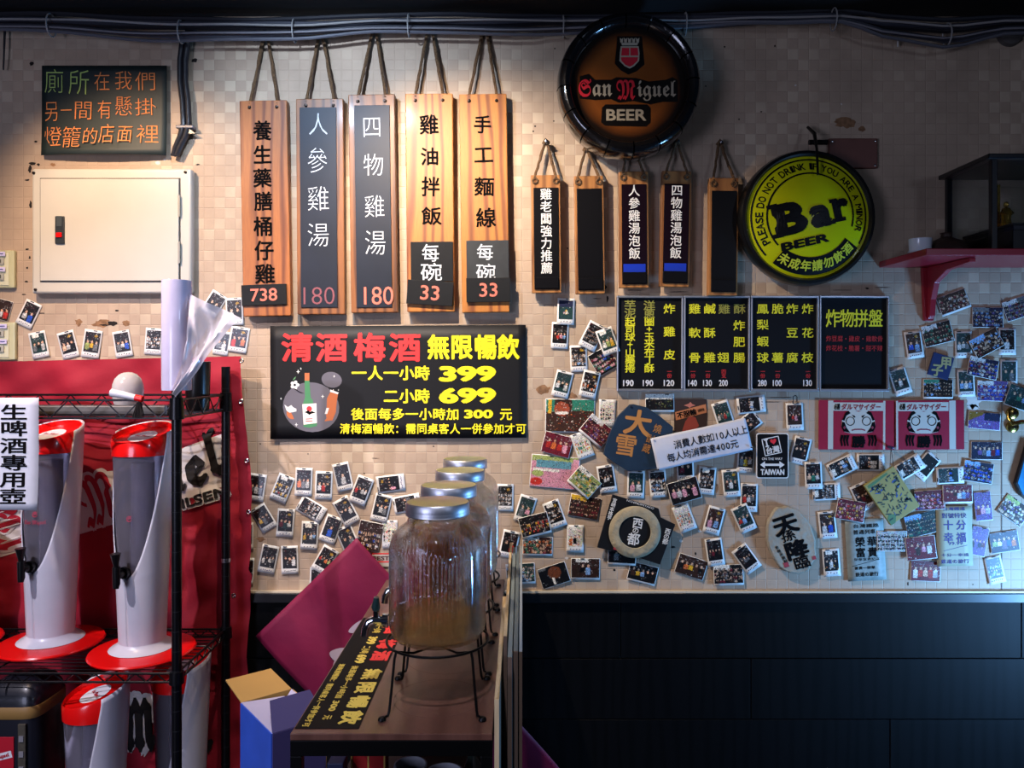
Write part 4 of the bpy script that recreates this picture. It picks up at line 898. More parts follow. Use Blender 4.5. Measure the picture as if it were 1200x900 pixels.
PH = [
# ---- left of the rack and over the red flag
(3,363,20,24,-15,0,'p','dowr','colour print cut off by the left edge between the two switch plates'),
(34,368,20,31,-25,0,'i','kwb','instant photo tilted right beside the switch plates, below the panel corner'),
(46,404,20,31,12,0,'i','eWgkw','instant photo of people in grey, first of the row above the red flag'),
(80,404,20,32,15,0,'i','kYcwk','instant photo with yellow lantern, second of the row above the red flag'),
(108,403,21,33,-8,0,'i','kYlyg','instant photo of two people by yellow banner, third above the red flag'),
(144,403,20,31,10,0,'i','kgwb','instant photo with one blue shirt, fourth above the red flag'),
(180,400,20,31,-4,0,'i','kwwCgk','instant photo of a pale crowd touching the plastic film roll'),
(251,356,20,28,-32,0,'i','kkk','almost black instant photo just right of the plastic film roll'),
(275,365,20,32,3,0,'i','kYwk','instant photo with yellow top left of the 738 price tag'),
(260,402,18,28,-10,0,'i','kgw','instant photo mostly hidden behind the loose plastic film'),
(280,398,22,30,-9,0,'i','kYrko','instant photo with orange-red figure above the flag corner'),
# ---- between flag and jars
(301,571,20,32,-8,0,'i','kgwg','instant photo half covered by the edge of the red flag, upper one'),
(331,572,20,32,-22,0,'i','kWywkrC','instant photo with busy pale crowd, tilted right, topmost left by flag'),
(356,564.5,20,33,-2,0,'i','kogw','upright instant photo with orange spot at left, nearly all black'),
(379.5,568.5,20,33,-2,0,'i','kYwrk','instant photo of grey-shirted and red-dressed people side by side'),
(402,558.6,19.5,33,13,0,'i','kw','instant photo of a single person in white, highest under the banner'),
(423.5,574.5,20,33,-21,1,'i','krkww','instant photo of four people, red clothes left, overlapping its lower neighbour'),
(458,566.5,20,33,97,0,'i','kYpkkk','landscape instant photo left of the jar lids, pink dress at left'),
(447,595,20,32,-13,0,'i','kYkwg','instant photo of two men beside the front jar neck'),
(477,590,20,32,101,0,'i','kddg','landscape instant photo half hidden by the front jar lid'),
(406,599,20,33,29,0,'i','kYkkw','instant photo strongly tilted left with two people in dark jackets'),
(365,596.6,20,33,60,0,'i','kdwwCgw','instant photo lying on its side with white figures in the middle'),
(309,607,20,31,32,0,'i','kygd','instant photo tilted left of three people in dark clothes near flag edge'),
(334.7,612.5,20,33,-4,0,'i','kYmew','instant photo of three people with one in white at right'),
(363,627.4,20,33,-3,0,'i','kWykws','instant photo with pale lamp and man in light blue tie'),
(388,620,20,32,-20,0,'i','kb','instant photo of one person in a bright blue shirt'),
(408,632,20,32,24,0,'i','kYkg','instant photo mostly hidden by the tip of the magenta cloth'),
(433,628,28,34,-12,1,'p','dwkbCwcgT','curled party photo with beige corner right of the magenta cloth tip'),
(457,626,18,33,0,0,'i','hkwCgkrT','pale crowded photo squeezed between curled party print and front jar'),
(314.7,655,20,33,-11,0,'i','kwkwg','instant photo with grey-white clothes, bottom row left of its neighbour'),
(339.7,656,20,33,2,0,'i','kkdw','upright instant photo of two dark figures in the bottom row'),
(381,656,20,32,-30,0,'i','kYreol','instant photo of four in orange and green behind the magenta cloth'),
(373,680,20,30,-2,0,'i','kdo','instant photo barely visible at the foot of the magenta cloth slope'),
(290,669,15,31,-3,0,'i','kg','narrow visible instant photo of a grey figure under the flag edge'),
(289,628,16,32,0,0,'i','ggwg','faded instant photo peeping out behind the flag edge, middle one'),
# ---- right of jars, lower
(592,583,19.5,32,-1,0,'i','kYwgwC','upright instant photo just right of the rearmost jar'),
(615.5,596.6,20,32,-17,0,'i','egp','instant photo of a plaid shirt couple right of the jars'),
(650,602.5,20,32,20,0,'i','kWYwkC','instant photo tilted left with yellow top and white sheet'),
(626.7,615.5,35,25,14,1,'w','kykgrCdk','group print with white lower edge on top of a curled print'),
(630,640,35,22,-1,0,'w',crowd('d','odcmt','h'),'curled brown crowd print hanging under the group print'),
(597,637.5,20,32,-12,0,'i','kkr','instant photo with red garment touching the wooden panel top'),
(610,672,34,24,3,0,'w',crowd('e','wgets','w'),'pale green group print low beside the stacked panels'),
(649,674,34,24,18,0,'p',scape('animal'),'dark print with brown animal shape low on the wall'),
(686,666.7,34,25,-1,0,'w','dWks','print of a man in light blue shirt with white lower edge'),
(685,594,36,26,-10,0,'p',crowd('d','dkdm','y'),'dark brown crowd print left of the black square poster'),
(674,631,20,32,-1,0,'i','hWokwT','bright instant photo with orange-red shirts left of the black poster'),
(729,650,33,24,-3,0,'w','kgkk','dark print peeping from under the black square poster'),
(753,672,34,22,-14,0,'w','kdyskk','slanted print of man in pale blue below the black poster'),
# ---- left of the framed menu
(663,365,20,31,-2,1,'i',scape('flowers'),'instant photo of white flower bunch under the first small board'),
(656,393,20,31,-3,0,'i','kdrps','instant photo with red and pink people below the flower photo'),
(694,393.7,21,32,-27,1,'i','kgkgC','dark instant photo tilted right near the menu frame edge'),
(712,400,20,31,20,2,'i','eWhly','photo with cream wall and green, tucked against the menu frame'),
(707,423,27,28,30,0,'p',crowd('k','btpvmw'),'multicoloured crowd print tilted under the menu frame edge'),
(678,420,20,31,2,0,'i','kYcwsgC','instant photo of a pale group right of red and pink pair'),
(659,450,20,31,-14,0,'i','ewkw','instant photo with three people in white left of its twin'),
(691,450,20,31,-13,1,'i','kYwwkoC','instant photo of crossed white sleeves above the market print'),
# ---- middle
(668,487,58,39,-1,0,'p',scape('market'),'large print of a red and green night market stall scene'),
(711.7,484,20,32,-2,0,'i','hWkwCkg','bright instant photo of a seated crowd right of market print'),
(699,505,34,26,-40,2,'w',crowd('m','kmdv','w'),'magenta-dark crowd print slanting over the market print corner'),
(653,521,34,25,-15,1,'p','mrorp','glowing red print of people in red below the market print'),
(682.5,521.7,20,31,20,1,'i','hWoyltC','pale green instant photo right of the glowing red print'),
(650,553,57,38,-5,0,'p',scape('plaza'),'large print of a pink plaza with green houses'),
(684.7,565,33,25,-42,2,'w',crowd('l','ylhte','h'),'yellow-green crowd print slanting over the pink plaza print'),
(711,561,20,32,9,0,'i','kkwwk','instant photo of white shirts left and below the blue plaque'),
(745,567.5,20,32,-2,0,'i','epw','instant photo of a pink and white pair under the blue plaque'),
(771,566.7,20,32,5,0,'i','kwhCwsT','instant photo of pale group under left end of the paper notice'),
(773,472,34,21,0,0,'w',scape('bush'),'print of dark bush before white building above the blue plaque'),
(847.5,486,20,32,18,0,'i','ewgrt','instant photo with red garment between brown poster and menu frame'),
(880,474,20,33,96,0,'i','kwswwk','landscape instant photo of white shirts just under the menu frame'),
(877,496,20,28,-52,0,'i','kdk','dark photo corner sticking out behind the right end of notice'),
(874,538,20,32,-4,0,'i','kgyw','instant photo of a person in yellow left of the travel sign'),
(803,548,20,30,2,0,'i','kmk','instant photo with dark red garment hanging below the notice'),
(801.7,575,36,26,16,2,'p','kpwpkp','pink group print slanting over two instant photos'),
(828,563,20,32,-6,0,'i','kWgkwC','instant photo of a dark busy table right of the pink print'),
(856.7,566,20,32,5,0,'i','eYdwk','instant photo of one white dress below right end of notice'),
(877.5,583,20,33,-2,0,'i','krwg','instant photo standing below the yellow-jacket photo'),
(802,606.7,20,32,21,1,'i','hWogC','instant photo with orange sleeve under the pink print'),
(836.5,609.7,20,32,-15,0,'i','dYps','instant photo of pink and pale blue pair tilted right'),
(871.7,607.5,20,32,24,1,'i','ersk','instant photo of a red shirt tilted left'),
(837.5,646.7,20,32,8,0,'i','kdmkd','instant photo of a maroon shirt above two curled prints'),
(874.7,654.5,20,33,36,1,'i','kdggk','instant photo tilted hard left beside the oval calligraphy stone'),
(810,664,35,23,-18,0,'p','dkoydk','orange-brown print in the bottom row, tilted right'),
(853.7,673.7,35,24,2,1,'w',crowd('k','kdmcg','h'),'dark crowd print with white lower edge right of orange print'),
# ---- right of the oval stone
(931,488,20,32,2,0,'i','dkrpk','instant photo with red and pink shirts hanging from a black clip'),
(938,528,20,32,-14,0,'i','kYkkd','instant photo of two dark figures tucked behind the travel sign'),
(953,557,20,32,2,1,'i','kctw','instant photo of a green-shirted man between two others'),
(968,576,20,32,93,0,'i','kWgwC','landscape instant photo with white group under the green-shirt photo'),
(986.7,547,20,32,116,0,'i','kWgswT','tilted landscape instant photo below the left drink banner'),
(1020,541.7,20,32,90,0,'i','kwwk','level landscape instant photo of two white figures beneath red banner'),
(969.5,615,20,32,6,0,'i','dYwb','instant photo of white shirt and blue shirt pair'),
(974,659,20,32,4,0,'i','kWkwkT','instant photo with bright ceiling, lowest right of the oval stone'),
(996.7,598,34,24,-10,1,'p',crowd('m','mrmyp'),'deep red crowd print left of the yellow map plaque'),
(1011,582,20,32,25,0,'i','dkmk','instant photo half hidden by the left corner of map plaque'),
(1066,547,20,32,121,1,'i','kWgwCkw','tilted photo of seated crowd above the map plaque'),
(1085,546,20,32,-40,0,'i',scape('dark'),'nearly black instant photo tilted right behind the seated crowd photo'),
(1113,557,20,32,93,1,'i','esskbk','blue-tinted landscape instant photo below the right drink banner'),
(1146,553,35,24,-9,1,'p',crowd('n','bnsgv','s'),'blue crowd print with dark right side next to blue landscape photo'),
(1156,528,37,21,-1,0,'p','nnvgsmb','wide print of standing group in blue and violet'),
(1153,493,38,20,-5,0,'p',scape('folded'),'creased print with folded brown corner left of the brass hook'),
(1089,586,35,23,4,1,'p',crowd('m','pmrvp'),'pink and red crowd print touching the map plaque corner'),
(1122,579,35,22,1,2,'w','mmmdwsv','print with maroon figures left and blue figures right above ticket'),
(1151.6,593,20,34,5,0,'p','vmpw','upright violet print right of the cream train ticket top'),
(1188,598,34,25,-35,0,'p',crowd('d','hwdvc','l'),'pale busy print tilted hard right at the right edge'),
(1146.6,634,20,34,-12,1,'p','vdvnm','upright violet-blue print overlapping the cream ticket edge'),
(1176.7,634.7,34,24,8,0,'p','nlhvbo','violet-blue print right of the upright violet-blue print'),
(1165.6,667.6,20,32,12,0,'i','eskwsC','blue instant photo, lowest near the right edge'),
(1080,614,38,26,14,1,'p',crowd('e','eknt','s'),'dark teal crowd print left of the cream ticket'),
(1079,642,35,27,6,2,'p','mmdpw','print of large maroon-clad figure left of the cream ticket'),
(1045,634,35,24,0,1,'p',crowd('w','kdkeg'),'print of black silhouettes on white between the two tickets'),
(1084.5,669,35,24,-3,0,'p','mhrcrw','red and cream print, lowest left of the cream ticket'),
# ---- upper right
(1117,354.6,36,23,20,0,'w',crowd('d','kdmcw'),'crowd print highest right of the red shelf bracket'),
(1157,372,36,24,-1,0,'p',crowd('n','nkvws','g'),'bluish group print level and right of the highest crowd print'),
(1193,361,34,24,18,0,'p',crowd('g','nkmv','w'),'group print cut by the right edge near the red shelf'),
(1071,404,20,32,8,0,'i','dYbs','instant photo with bright blue cap right of the framed menu'),
(1098.5,391,35,25,14,0,'p',crowd('k','dkwmt','w'),'crowd print with green spot just under the shelf bracket'),
(1129,403.5,20,32,1,0,'i','ewwg','instant photo of seated white shirts, left of curved crowd print'),
(1156,402,36,24,28,2,'p',crowd('d','dmcks','s'),'crowd print tilted left between two instant photos'),
(1180,400,20,32,0,1,'i','kw','instant photo of a lone man in white shirt near right edge'),
(1151.7,431,35,23,-12,2,'p',crowd('n','nvbwm','w'),'violet-blue crowd print tilted right over an instant photo'),
(1182,437,20,32,-1,0,'i','eeg','greenish instant photo of dark figures near the right edge'),
(1131.7,449,20,32,2,0,'i','esws','pale teal instant photo with blue pen caption'),
(1162.5,458,36,24,-2,1,'p',crowd('v','vbsmw','w'),'violet print of seated crowd above the brass hook'),
(1194,466,30,26,-20,2,'p','eets','dark teal print cut by the right edge above the hook'),
(1099,456,35,23,-1,0,'w',crowd('k','kdks','t'),'print of dark crowd with blue table above the right banner'),
(1054.7,446.7,20,32,17,0,'i','ekwk','instant photo of seated pale figure touching the menu frame corner'),
]
for r in PH: photo(*r[:8], r[8])

# ================================================================ PLAQUES, NOTICES, TICKETS
# blue fan-shaped plaque
F = Frame('blue_plaque', 'dark blue fan-shaped wooden plaque with large orange characters', 'plaque', 747, 513, .012, 0)
out = [F.p(*p) for p in ((737, 474), (742, 473.5), (757, 477), (772, 487), (788, 500), (787, 530), (770, 548), (752, 551), (735, 551.5), (718, 541), (706.5, 532), (712, 512), (723, 488))]
M().prism(out, -.009, 0).build('plaque_board', mat('navy_board', '#1b3147', .5, var=.25, vscale=20), F.o, bevel=.0015)
OC = mat('orange_carving', '#b07a40', .55)
L = Letters('lettering', OC, F.o, -.0096); X, Z = F.p(747, 495); L.em('大', X, Z, F.m(33), F.m(31), .035, -.15); X, Z = F.p(733, 521); L.em('雪', X, Z, F.m(27), F.m(27), .018, -.15)
for ch, x, y in (('燒', 770, 502), ('酎', 762, 514), ('蔵', 757, 525)): X, Z = F.p(x, y); L.em(ch, X, Z, F.m(10), F.m(11), .005, -.3)
F.o['label'] = 'dark blue fan-shaped wooden plaque with large orange characters'
M().lathe([(.0001, -.013), (.0035, -.0125), (.004, -.0091)], 10, 'y', (F.p(739, 476)[0], 0, F.p(739, 476)[1])).build('nail', STEEL, F.o, smooth=True)
# black square poster with cream ring
F = Frame('black_poster', 'black tilted square poster with cream ring and white characters', 'poster', 744, 625, .018, -17)
out = [F.p(*p) for p in ((717.5, 579), (771.5, 595.5), (774, 606), (791, 614), (781, 640), (773, 661), (745, 652), (699.5, 641))]
M().prism(out, -.007, 0).build('poster_board', mat('poster_black', '#121214', .45, coat=.1, var=.2, vscale=22), F.o, bevel=.001)
cx, cz = F.p(743.5, 623); k = F.k
mb = M().lathe([(18.5*k, -.0072), (19*k, -.0105), (24*k, -.0118), (29.5*k, -.0100), (30.5*k, -.0072)], 48, 'y', (cx, 0, cz)); mb.build('cream_ring', mat('cream_ring', '#a79c80', .8, bump=.4, bscale=70, var=.3, vscale=40), F.o, smooth=True)
L = Letters('lettering', WHITEL, F.o, -.0078, label='white brush characters')
for ch, x, y, s in (('西', 747, 612.5, 13), ('の', 744.5, 621, 8), ('都', 742, 631, 15)): X, Z = F.p(x, y); L.em(ch, X, Z, F.m(s), F.m(s), .02, radians(8))
for i, ch in enumerate('宮崎本格芋焼'[:5]): X, Z = F.p(720-1.6*i, 586+5*i); L.em(ch, X, Z, F.m(5.5), F.m(5.5), .02)
for i, ch in enumerate('西の都'): X, Z = F.p(782-1.5*i, 622+6*i); L.em(ch, X, Z, F.m(7), F.m(7), .02)
X, Z = F.p(750, 590.5); L.fit('NISHINOMIYAKO', X, Z, F.m(33), F.m(2.4), 0)
X, Z = F.p(723.5, 640); M().box(X-F.m(4.2), X+F.m(4.2), -.0100, -.0076, Z-F.m(4.2), Z+F.m(4.2)).build('red_seal', mat('seal_red', '#9c2f38', .6), F.o)
# cream oval calligraphy stone
F = Frame('calligraphy_plaque', 'cream oval slab with black brush calligraphy and red seals', 'plaque', 925, 632, .003, 18)
random.seed(11)
out = [(a*1.0, b) for a, b in ell(0, 0, F.m(27.5), F.m(41), 30)]; out = [(a*(1+random.uniform(-.035, .035)), b*(1+random.uniform(-.03, .03))) for a, b in out]
M().prism(out, -.018, 0).build('slab', mat('cream_slab', '#a49c8a', .75, bump=.6, bscale=35, var=.25, vscale=12), F.o, bevel=.005, seg=3, smooth=True)
L = Letters('lettering', INK, F.o, -.0187)
for ch, x, y, s, o_ in (('天', 918, 613, 30, .045), ('孫', 921, 626, 18, .02), ('降', 931, 642, 28, .045), ('臨', 937, 657, 20, .02)): X, Z = F.p(x, y); L.em(ch, X, Z, F.m(s), F.m(s*.8), o_)
for i, ch in enumerate('本格米焼酎'): X, Z = F.p(908+2.6*i, 640+4*i); L.em(ch, X, Z, F.m(4.5), F.m(4.5), .01)
mb = M()
for x, y, s in ((919, 660, 2.8), (951.5, 652, 2)): X, Z = F.p(x, y); mb.box(X-F.m(s), X+F.m(s), -.0192, -.0181, Z-F.m(s), Z+F.m(s))
mb.build('red_seal', mat('seal_red', '#9c2f38', .6), F.o)
# brown poster
F = Frame('brown_poster', 'dark brown poster with an orange slanting title strip behind the notice', 'poster', 809, 487, .0022, 0)
M().box(-F.m(19), F.m(19), -.0012, 0, -F.m(19), F.m(19)).build('poster_sheet', mat('umber_print', '#33241f', .5), F.o)
M().prism([F.p(*p) for p in ((791, 483), (827, 473.5), (828, 483.5), (792, 492.5))], -.0019, -.00125).build('title_strip', mat('strip_orange', '#b37047', .5), F.o)
M().prism([F.p(*p) for p in ((803, 494), (808, 487), (815, 489), (819, 499), (812, 506), (799, 506))], -.0017, -.00125).build('printed_bun', mat('print_rust', '#8a3b2f', .5), F.o)
M().prism([F.p(*p) for p in ((801, 475), (807, 473), (809, 471), (811, 473.5), (815, 475), (810, 476.5), (808, 478), (806, 476.5))], -.0017, -.00125).build('printed_star', mat('print_salmon', '#b06a5a', .5), F.o)
L = Letters('lettering', INK, F.o, -.0021)
for ch, x, y in (('不', 797, 486.5), ('服', 804.5, 484.8), ('輸', 812, 483)): X, Z = F.p(x, y); L.em(ch, X, Z, F.m(8), F.m(8), .03, radians(14))
X, Z = F.p(821, 480.5); L.fit('全新登場', X, Z, F.m(8), F.m(4), .01, radians(14))
# paper notice
F = Frame('paper_notice', 'long white paper notice taped at a slant over the photos', 'notice', 822, 520.5, .027, 12.5)
W_, H_ = F.m(114), F.m(38.5)
nf = lambda X, Z: -.003-.0035*sin(X*22+Z*18)-.002*sin(Z*60+1)+.002
M().grid(lambda u, v: ((u-.5)*W_, nf((u-.5)*W_, (.5-v)*H_), (.5-v)*H_), 34, 12).build('paper_sheet', mat('notice_paper', '#c6cbd8', .35, coat=.35, bump=.25, bscale=22), F.o, smooth=True, thick=.0004)
L = Letters('lettering', INK, F.o, 0, warp=lambda X, Z: (X, nf(X, Z)-.0009, Z))
for t, y, x0, n in (('消費人數如10人以上', 512.5, 831.5, 10), ('每人均消需達400元', 528, 824, 10)):
    X, Z = F.p(x0, y); x = X-F.m(43)
    for ch in t:
        a = F.m(5.8 if ch.isdigit() else 9.6); L.em(ch, x+a/2, Z, F.m(10), F.m(11), .005); x += a
for x, y in ((764, 512), (771, 550), (872, 489), (880, 524)):
    X, Z = F.p(x, y); M().lathe([(.0001, -.0085), (.0025, -.008), (.003, -.0045)], 8, 'y', (X, 0, Z)).build('pin', STEEL, F.o, smooth=True)
# travel sign
F = Frame('travel_sign', 'small black metal sign with red heart, white arrow and border', 'sign', 905, 534, .014, 0)
M().prism(rrect(-F.m(19), F.m(19), -F.m(26.5), F.m(26.5), .007), -.002, 0).build('sign_plate', WHITEL, F.o, bevel=.0005)
M().prism(rrect(-F.m(17.8), F.m(17.8), -F.m(25.3), F.m(25.3), .006), -.0026, -.0021).build('black_field', mat('sign_black', '#0c0c0e', .3, coat=.3), F.o)
a = radians(12); X0, Z0 = F.p(904, 522.5)
rr_ = lambda x, y: (X0+F.m(x*cos(a)-y*sin(a)), Z0+F.m(x*sin(a)+y*cos(a)))
mb = M()
for x0, x1, y0, y1 in ((-10, 10, 9.2, 10.2), (-10, 10, -10.2, -9.2), (-10.2, -9.2, -10, 10), (9.2, 10.2, -10, 10)): mb.flat([rr_(x0, y0), rr_(x1, y0), rr_(x1, y1), rr_(x0, y1)], -.0032)
mb.build('outline_square', WHITEL, F.o)
ht = [(0, -3.5), (3.6, .3), (3.8, 2.2), (2.6, 3.4), (1, 3.1), (0, 1.9), (-1, 3.1), (-2.6, 3.4), (-3.8, 2.2), (-3.6, .3)]
M().flat([rr_(3+x*.95, 4.6+y*.95) for x, y in ht], -.0033).build('red_heart', mat('heart_red', '#d03038', .4), F.o)
L = Letters('lettering', WHITEL, F.o, -.0033)
X, Z = rr_(-5.2, 4.2); L.fit('I', X, Z, F.m(1.8), F.m(7.5), .02, a); X, Z = rr_(-4, -4.6); L.em('台', X, Z, F.m(8.5), F.m(8.5), .03, a); X, Z = rr_(4.2, -4.6); L.em('灣', X, Z, F.m(8.5), F.m(8.5), .03, a)
mb2 = M()
for y in (8.4, .6): mb2.flat([rr_(-7.4, y-.7), rr_(-3, y-.7), rr_(-3, y+.7), rr_(-7.4, y+.7)], -.0033)
mb2.build('serif', WHITEL, F.o)
X, Z = F.p(904.5, 537.5); L.fit('ON THE WAY', X, Z, F.m(24), F.m(3), .01); X, Z = F.p(904.8, 553); L.fit('TAIWAN', X, Z, F.m(28), F.m(7), .05)
M().flat([F.p(*p) for p in ((890.5, 544.5), (896, 540.3), (896, 543.2), (913, 543.2), (913, 540.3), (919, 544.5), (913, 548.7), (913, 545.8), (896, 545.8), (896, 548.7))], -.0033).build('double_arrow', WHITEL, F.o)
# two red drink banners
for (cx, w_, lab, lx, flip) in ((1003.5, 89, 'left red label banner with a printed tumbler-doll face', 1005.5, 0), (1089.5, 80, 'right red label banner with a doll face and torn pale strip', 1082, 1)):
    F = Frame('label_banner', lab, 'banner', cx, 498, .003+.003*flip, -.3 if not flip else .3)
    h_ = 58; M().box(-F.m(w_/2), F.m(w_/2), -.0022, 0, -F.m(h_/2), F.m(h_/2)).build('banner_sheet', mat('crimson_sheet', '#9a1f38', .35, coat=.3, var=.15, vscale=18), F.o, bevel=.0006)
    CRM = mat('label_cream', '#b9b8ae', .45, coat=.2)
    strips = ((970, 976), (1034.5, 1037)) if not flip else ((1049.7, 1052), (1112, 1119.5))
    for (a_, b_) in strips: X0 = F.p(a_, 498)[0]; X1 = F.p(b_, 498)[0]; M().box(X0, X1, -.0026, -.0022, -F.m(h_/2-.5), F.m(h_/2-.5)).build('pale_strip', CRM, F.o)
    X0, Zt = F.p(lx-30, 471.5); X1, Zb = F.p(lx+29, 481.5); M().box(X0, X1, -.0028, -.0022, Zb, Zt).build('title_strip', CRM, F.o)
    L = Letters('lettering', mat('title_red', '#8d1830', .5), F.o, -.0032, shear=.15); X, Z = F.p(lx+3, 476.7); L.fit('ダルマサイダー', X, Z, F.m(46), F.m(7.5), .03)
    L = Letters('lettering', INK, F.o, -.0032); X, Z = F.p(lx-25, 476.5); L.fit('必勝', X, Z, F.m(7), F.m(7.5), .03)
    X, Z = F.p(lx, 517.5); L.em('勝', X, Z, F.m(16), F.m(14), .05)
    P_ = lambda q: [F.p(lx+x, 498+y) for x, y in q]
    fc = M().flat(P_([(-14, -15.5), (-7, -17.5), (0, -15.5), (7, -17.5), (14, -15.5), (19, -6), (20, 2), (16.5, 8), (8, 10), (-8, 10), (-16.5, 8), (-20, 2), (-19, -6)]), -.0027).build('printed_face', CRM, F.o)
    mb = M()
    for s in (-1, 1):
        mb.flat(P_([(s*19, -6), (s*15, -15), (s*11.5, -16.5), (s*9, -14), (s*14, -11), (s*16.5, -5)]), -.0031)
        mb.flat(P_([(s*5, -8.5), (s*8, -12), (s*4.5, -11), (s*3.2, -9.3)]), -.0031)
        mb.flat(P_([(s*20, 2), (s*17.5, 7.5), (s*9.5, 9), (s*14, 3), (s*16, -3), (s*19, -4)]), -.0031)
        for x in (13.5, 17, 20.5)[:3]: mb.flat(P_([(s*(x-3), 12), (s*x, 11.5), (s*(x+1.2), 18), (s*(x-.5), 25), (s*(x-2.2), 24), (s*(x-1.2), 18)]), -.0031)
        rr2 = 5.2
        for i in range(20):
            a0_, a1_ = 2*pi*i/20, 2*pi*(i+1)/20
            mb.flat(P_([(s*9.5+r*cos(t), -4.5+r*sin(t)) for r, t in ((4.4, a0_), (5.3, a0_), (5.3, a1_), (4.4, a1_))]), -.0032)
    mb.build('printed_brow', INK, fc)
    mb = M().flat(P_([(-8, 5.5), (-4, 4.3), (4, 4.3), (8, 5.5), (8, 7), (4, 5.8), (-4, 5.8), (-8, 7)]), -.0031)
    for s in (-1, 1): mb.flat(P_([(s*14.5, 3), (s*16.5, 1), (s*18, 3), (s*16.5, 5)]), -.0033)
    mb.build('printed_mouth', mat('mouth_red', '#7e2b3a', .5), fc)
# yellow map plaque hung on a string
F = Frame('map_plaque', 'yellowish illustrated map plaque hung diagonally on a string', 'plaque', 1043.3, 580.3, .018, 34)
M().box(-F.m(20.5), F.m(20.5), -.012, 0, -F.m(28), F.m(28)).build('plaque_board', mat('map_yellow', '#9a8f4e', .5, var=.12, vscale=20), F.o, bevel=.0015)
rg = random.Random(4); mbs = {'ink': M(), 'green': M(), 'blue': M()}
for i in range(90):
    x, y = rg.uniform(-17, 17), rg.uniform(-23, 22); a = rg.choice([0, .5, -.6, 1.4]); l_, t_ = rg.uniform(1.2, 4), rg.uniform(.35, 1.2)
    q = [(x+l_*cos(a)*u-t_*sin(a)*v, y+l_*sin(a)*u+t_*cos(a)*v) for u, v in ((-1, -1), (.6, -.7), (1, .8), (-.5, 1))]
    mbs['ink' if i % 6 else 'blue'].flat([(F.m(p), F.m(r)) for p, r in q], -.0126)
for q in ([(-20, -28), (-14, -28), (-8, -20), (-16, -16), (-20, -20)], [(-18, 22), (10, 24), (10, 26), (-18, 25.5)]): M().flat([(F.m(p), F.m(r)) for p, r in q], -.0124).build('map_green', mat('map_leaf', '#4c7448', .6), F.o)
mbs['ink'].build('map_marks', mat('map_ink', '#26372f', .6), F.o, kind='stuff'); mbs['blue'].build('map_lake', mat('map_blue', '#29508a', .6), F.o, kind='stuff')
A = F.p(1043, 524); B1 = F.p(1041, 548); B2 = F.p(1045.5, 548)
for b_ in (B1, B2): M().tube([(A[0], -.006, A[1]), (b_[0], -.010, b_[1])], .0009, 5).build('string', mat('cord_dark', '#3a332d', .8), F.o)
M().lathe([(.0001, -.018), (.004, -.016), (.0045, .010)], 10, 'y', (A[0], 0, A[1])).build('pin', mat('navy_pin', '#1a2350', .3), F.o, smooth=True)
# small blue plaque
F = Frame('small_blue_plaque', 'small navy plaque with two gold characters, tilted right', 'plaque', 1101.5, 429, .008, -17)
M().box(-F.m(12.5), F.m(12.5), -.006, 0, -F.m(13.5), F.m(13.5)).build('plaque_board', mat('navy_card', '#1a2a55', .45), F.o, bevel=.001)
L = Letters('lettering', mat('gold_print', '#9f9a6a', .5), F.o, -.0066); X, Z = F.p(1107.5, 425); L.em('甲', X, Z, F.m(14), F.m(15), .04, .2); X, Z = F.p(1097, 433.5); L.em('子', X, Z, F.m(14), F.m(15), .04, .2)
# tickets
def ticket(cx, cy, rot, w_, h_, off, label, m, lines, ink, slash):
    F = Frame('train_ticket', label, 'ticket', cx, cy, off, rot)
    H_ = F.m(h_); sf = lambda Z: -.0015-.006*max(0, -Z/H_)**2
    M().grid(lambda u, v: ((u-.5)*F.m(w_), sf((.5-v)*H_), (.5-v)*H_), 4, 12).build('ticket_sheet', m, F.o, smooth=True, thick=.0012)
    L = Letters('lettering', ink, F.o, 0, warp=lambda X, Z: (X, sf(Z)-.0010, Z))
    for (t, x, y, tw, th, o_) in lines:
        o_ = o_*.5
        if len(t) == 1: L.em(t, F.m(x), -F.m(y), F.m(tw), F.m(th), o_)
        else: L.fit(t, F.m(x), -F.m(y), F.m(tw), F.m(th), o_)
    b = [(F.m(x), -F.m(y)) for x, y in slash]; mb = M().flat([b[0], b[1], (b[1][0], b[1][1]+.0012), (b[0][0], b[0][1]+.0012)], 0); mb.v = [(x, sf(z)-.0010, z) for x, y, z in mb.v]; mb.build('printed_line', ink, F.o)
ticket(1014, 644, 3, 45, 72, .003, 'grey-white patterned ticket with black characters, left of two', mat('ticket_grey', '#8e9a96', .55, var=.25, vscale=60),
    [('台灣鐵路', 2, -28, 30, 4.5, .01), ('普通列車', -.5, -21, 26, 5.5, .02), ('榮', -6, -9.5, 12, 12, .05), ('華', 8, -9.5, 12, 12, .05), ('富', -6, 3, 12, 12, .05), ('貴', 8, 3, 12, 12, .05), ('榮華富貴紀念', 1, 11, 30, 3.6, 0), ('富貴━榮華', -2, 21, 24, 3.6, .02), ('鉄道の旅行', 0, 28.5, 27, 5, .03)], INK, ((-17, 19), (15, 12)))
ticket(1118, 628, 1, 42, 70, .006, 'cream ticket with violet characters between crowd prints, right of two', mat('ticket_cream', '#9d9c84', .55),
    [('台灣鐵道', 0, -32, 26, 4, .02), ('對號特快', 0, -24, 29, 6, .02), ('十', -7, -13, 12, 12, .05), ('分', 8, -13, 12, 12, .05), ('幸', -7, 1.5, 12, 12, .05), ('福', 8, 1.5, 12, 12, .05), ('99.99', 1, 8.5, 17, 3.8, .01), ('十分━幸福', 0, 22, 32, 3.6, .01), ('鉄道の旅行', 0, 29.5, 33, 5, .03)], mat('violet_ink', '#3f3372', .6), ((-13, 17.5), (15, 11)))
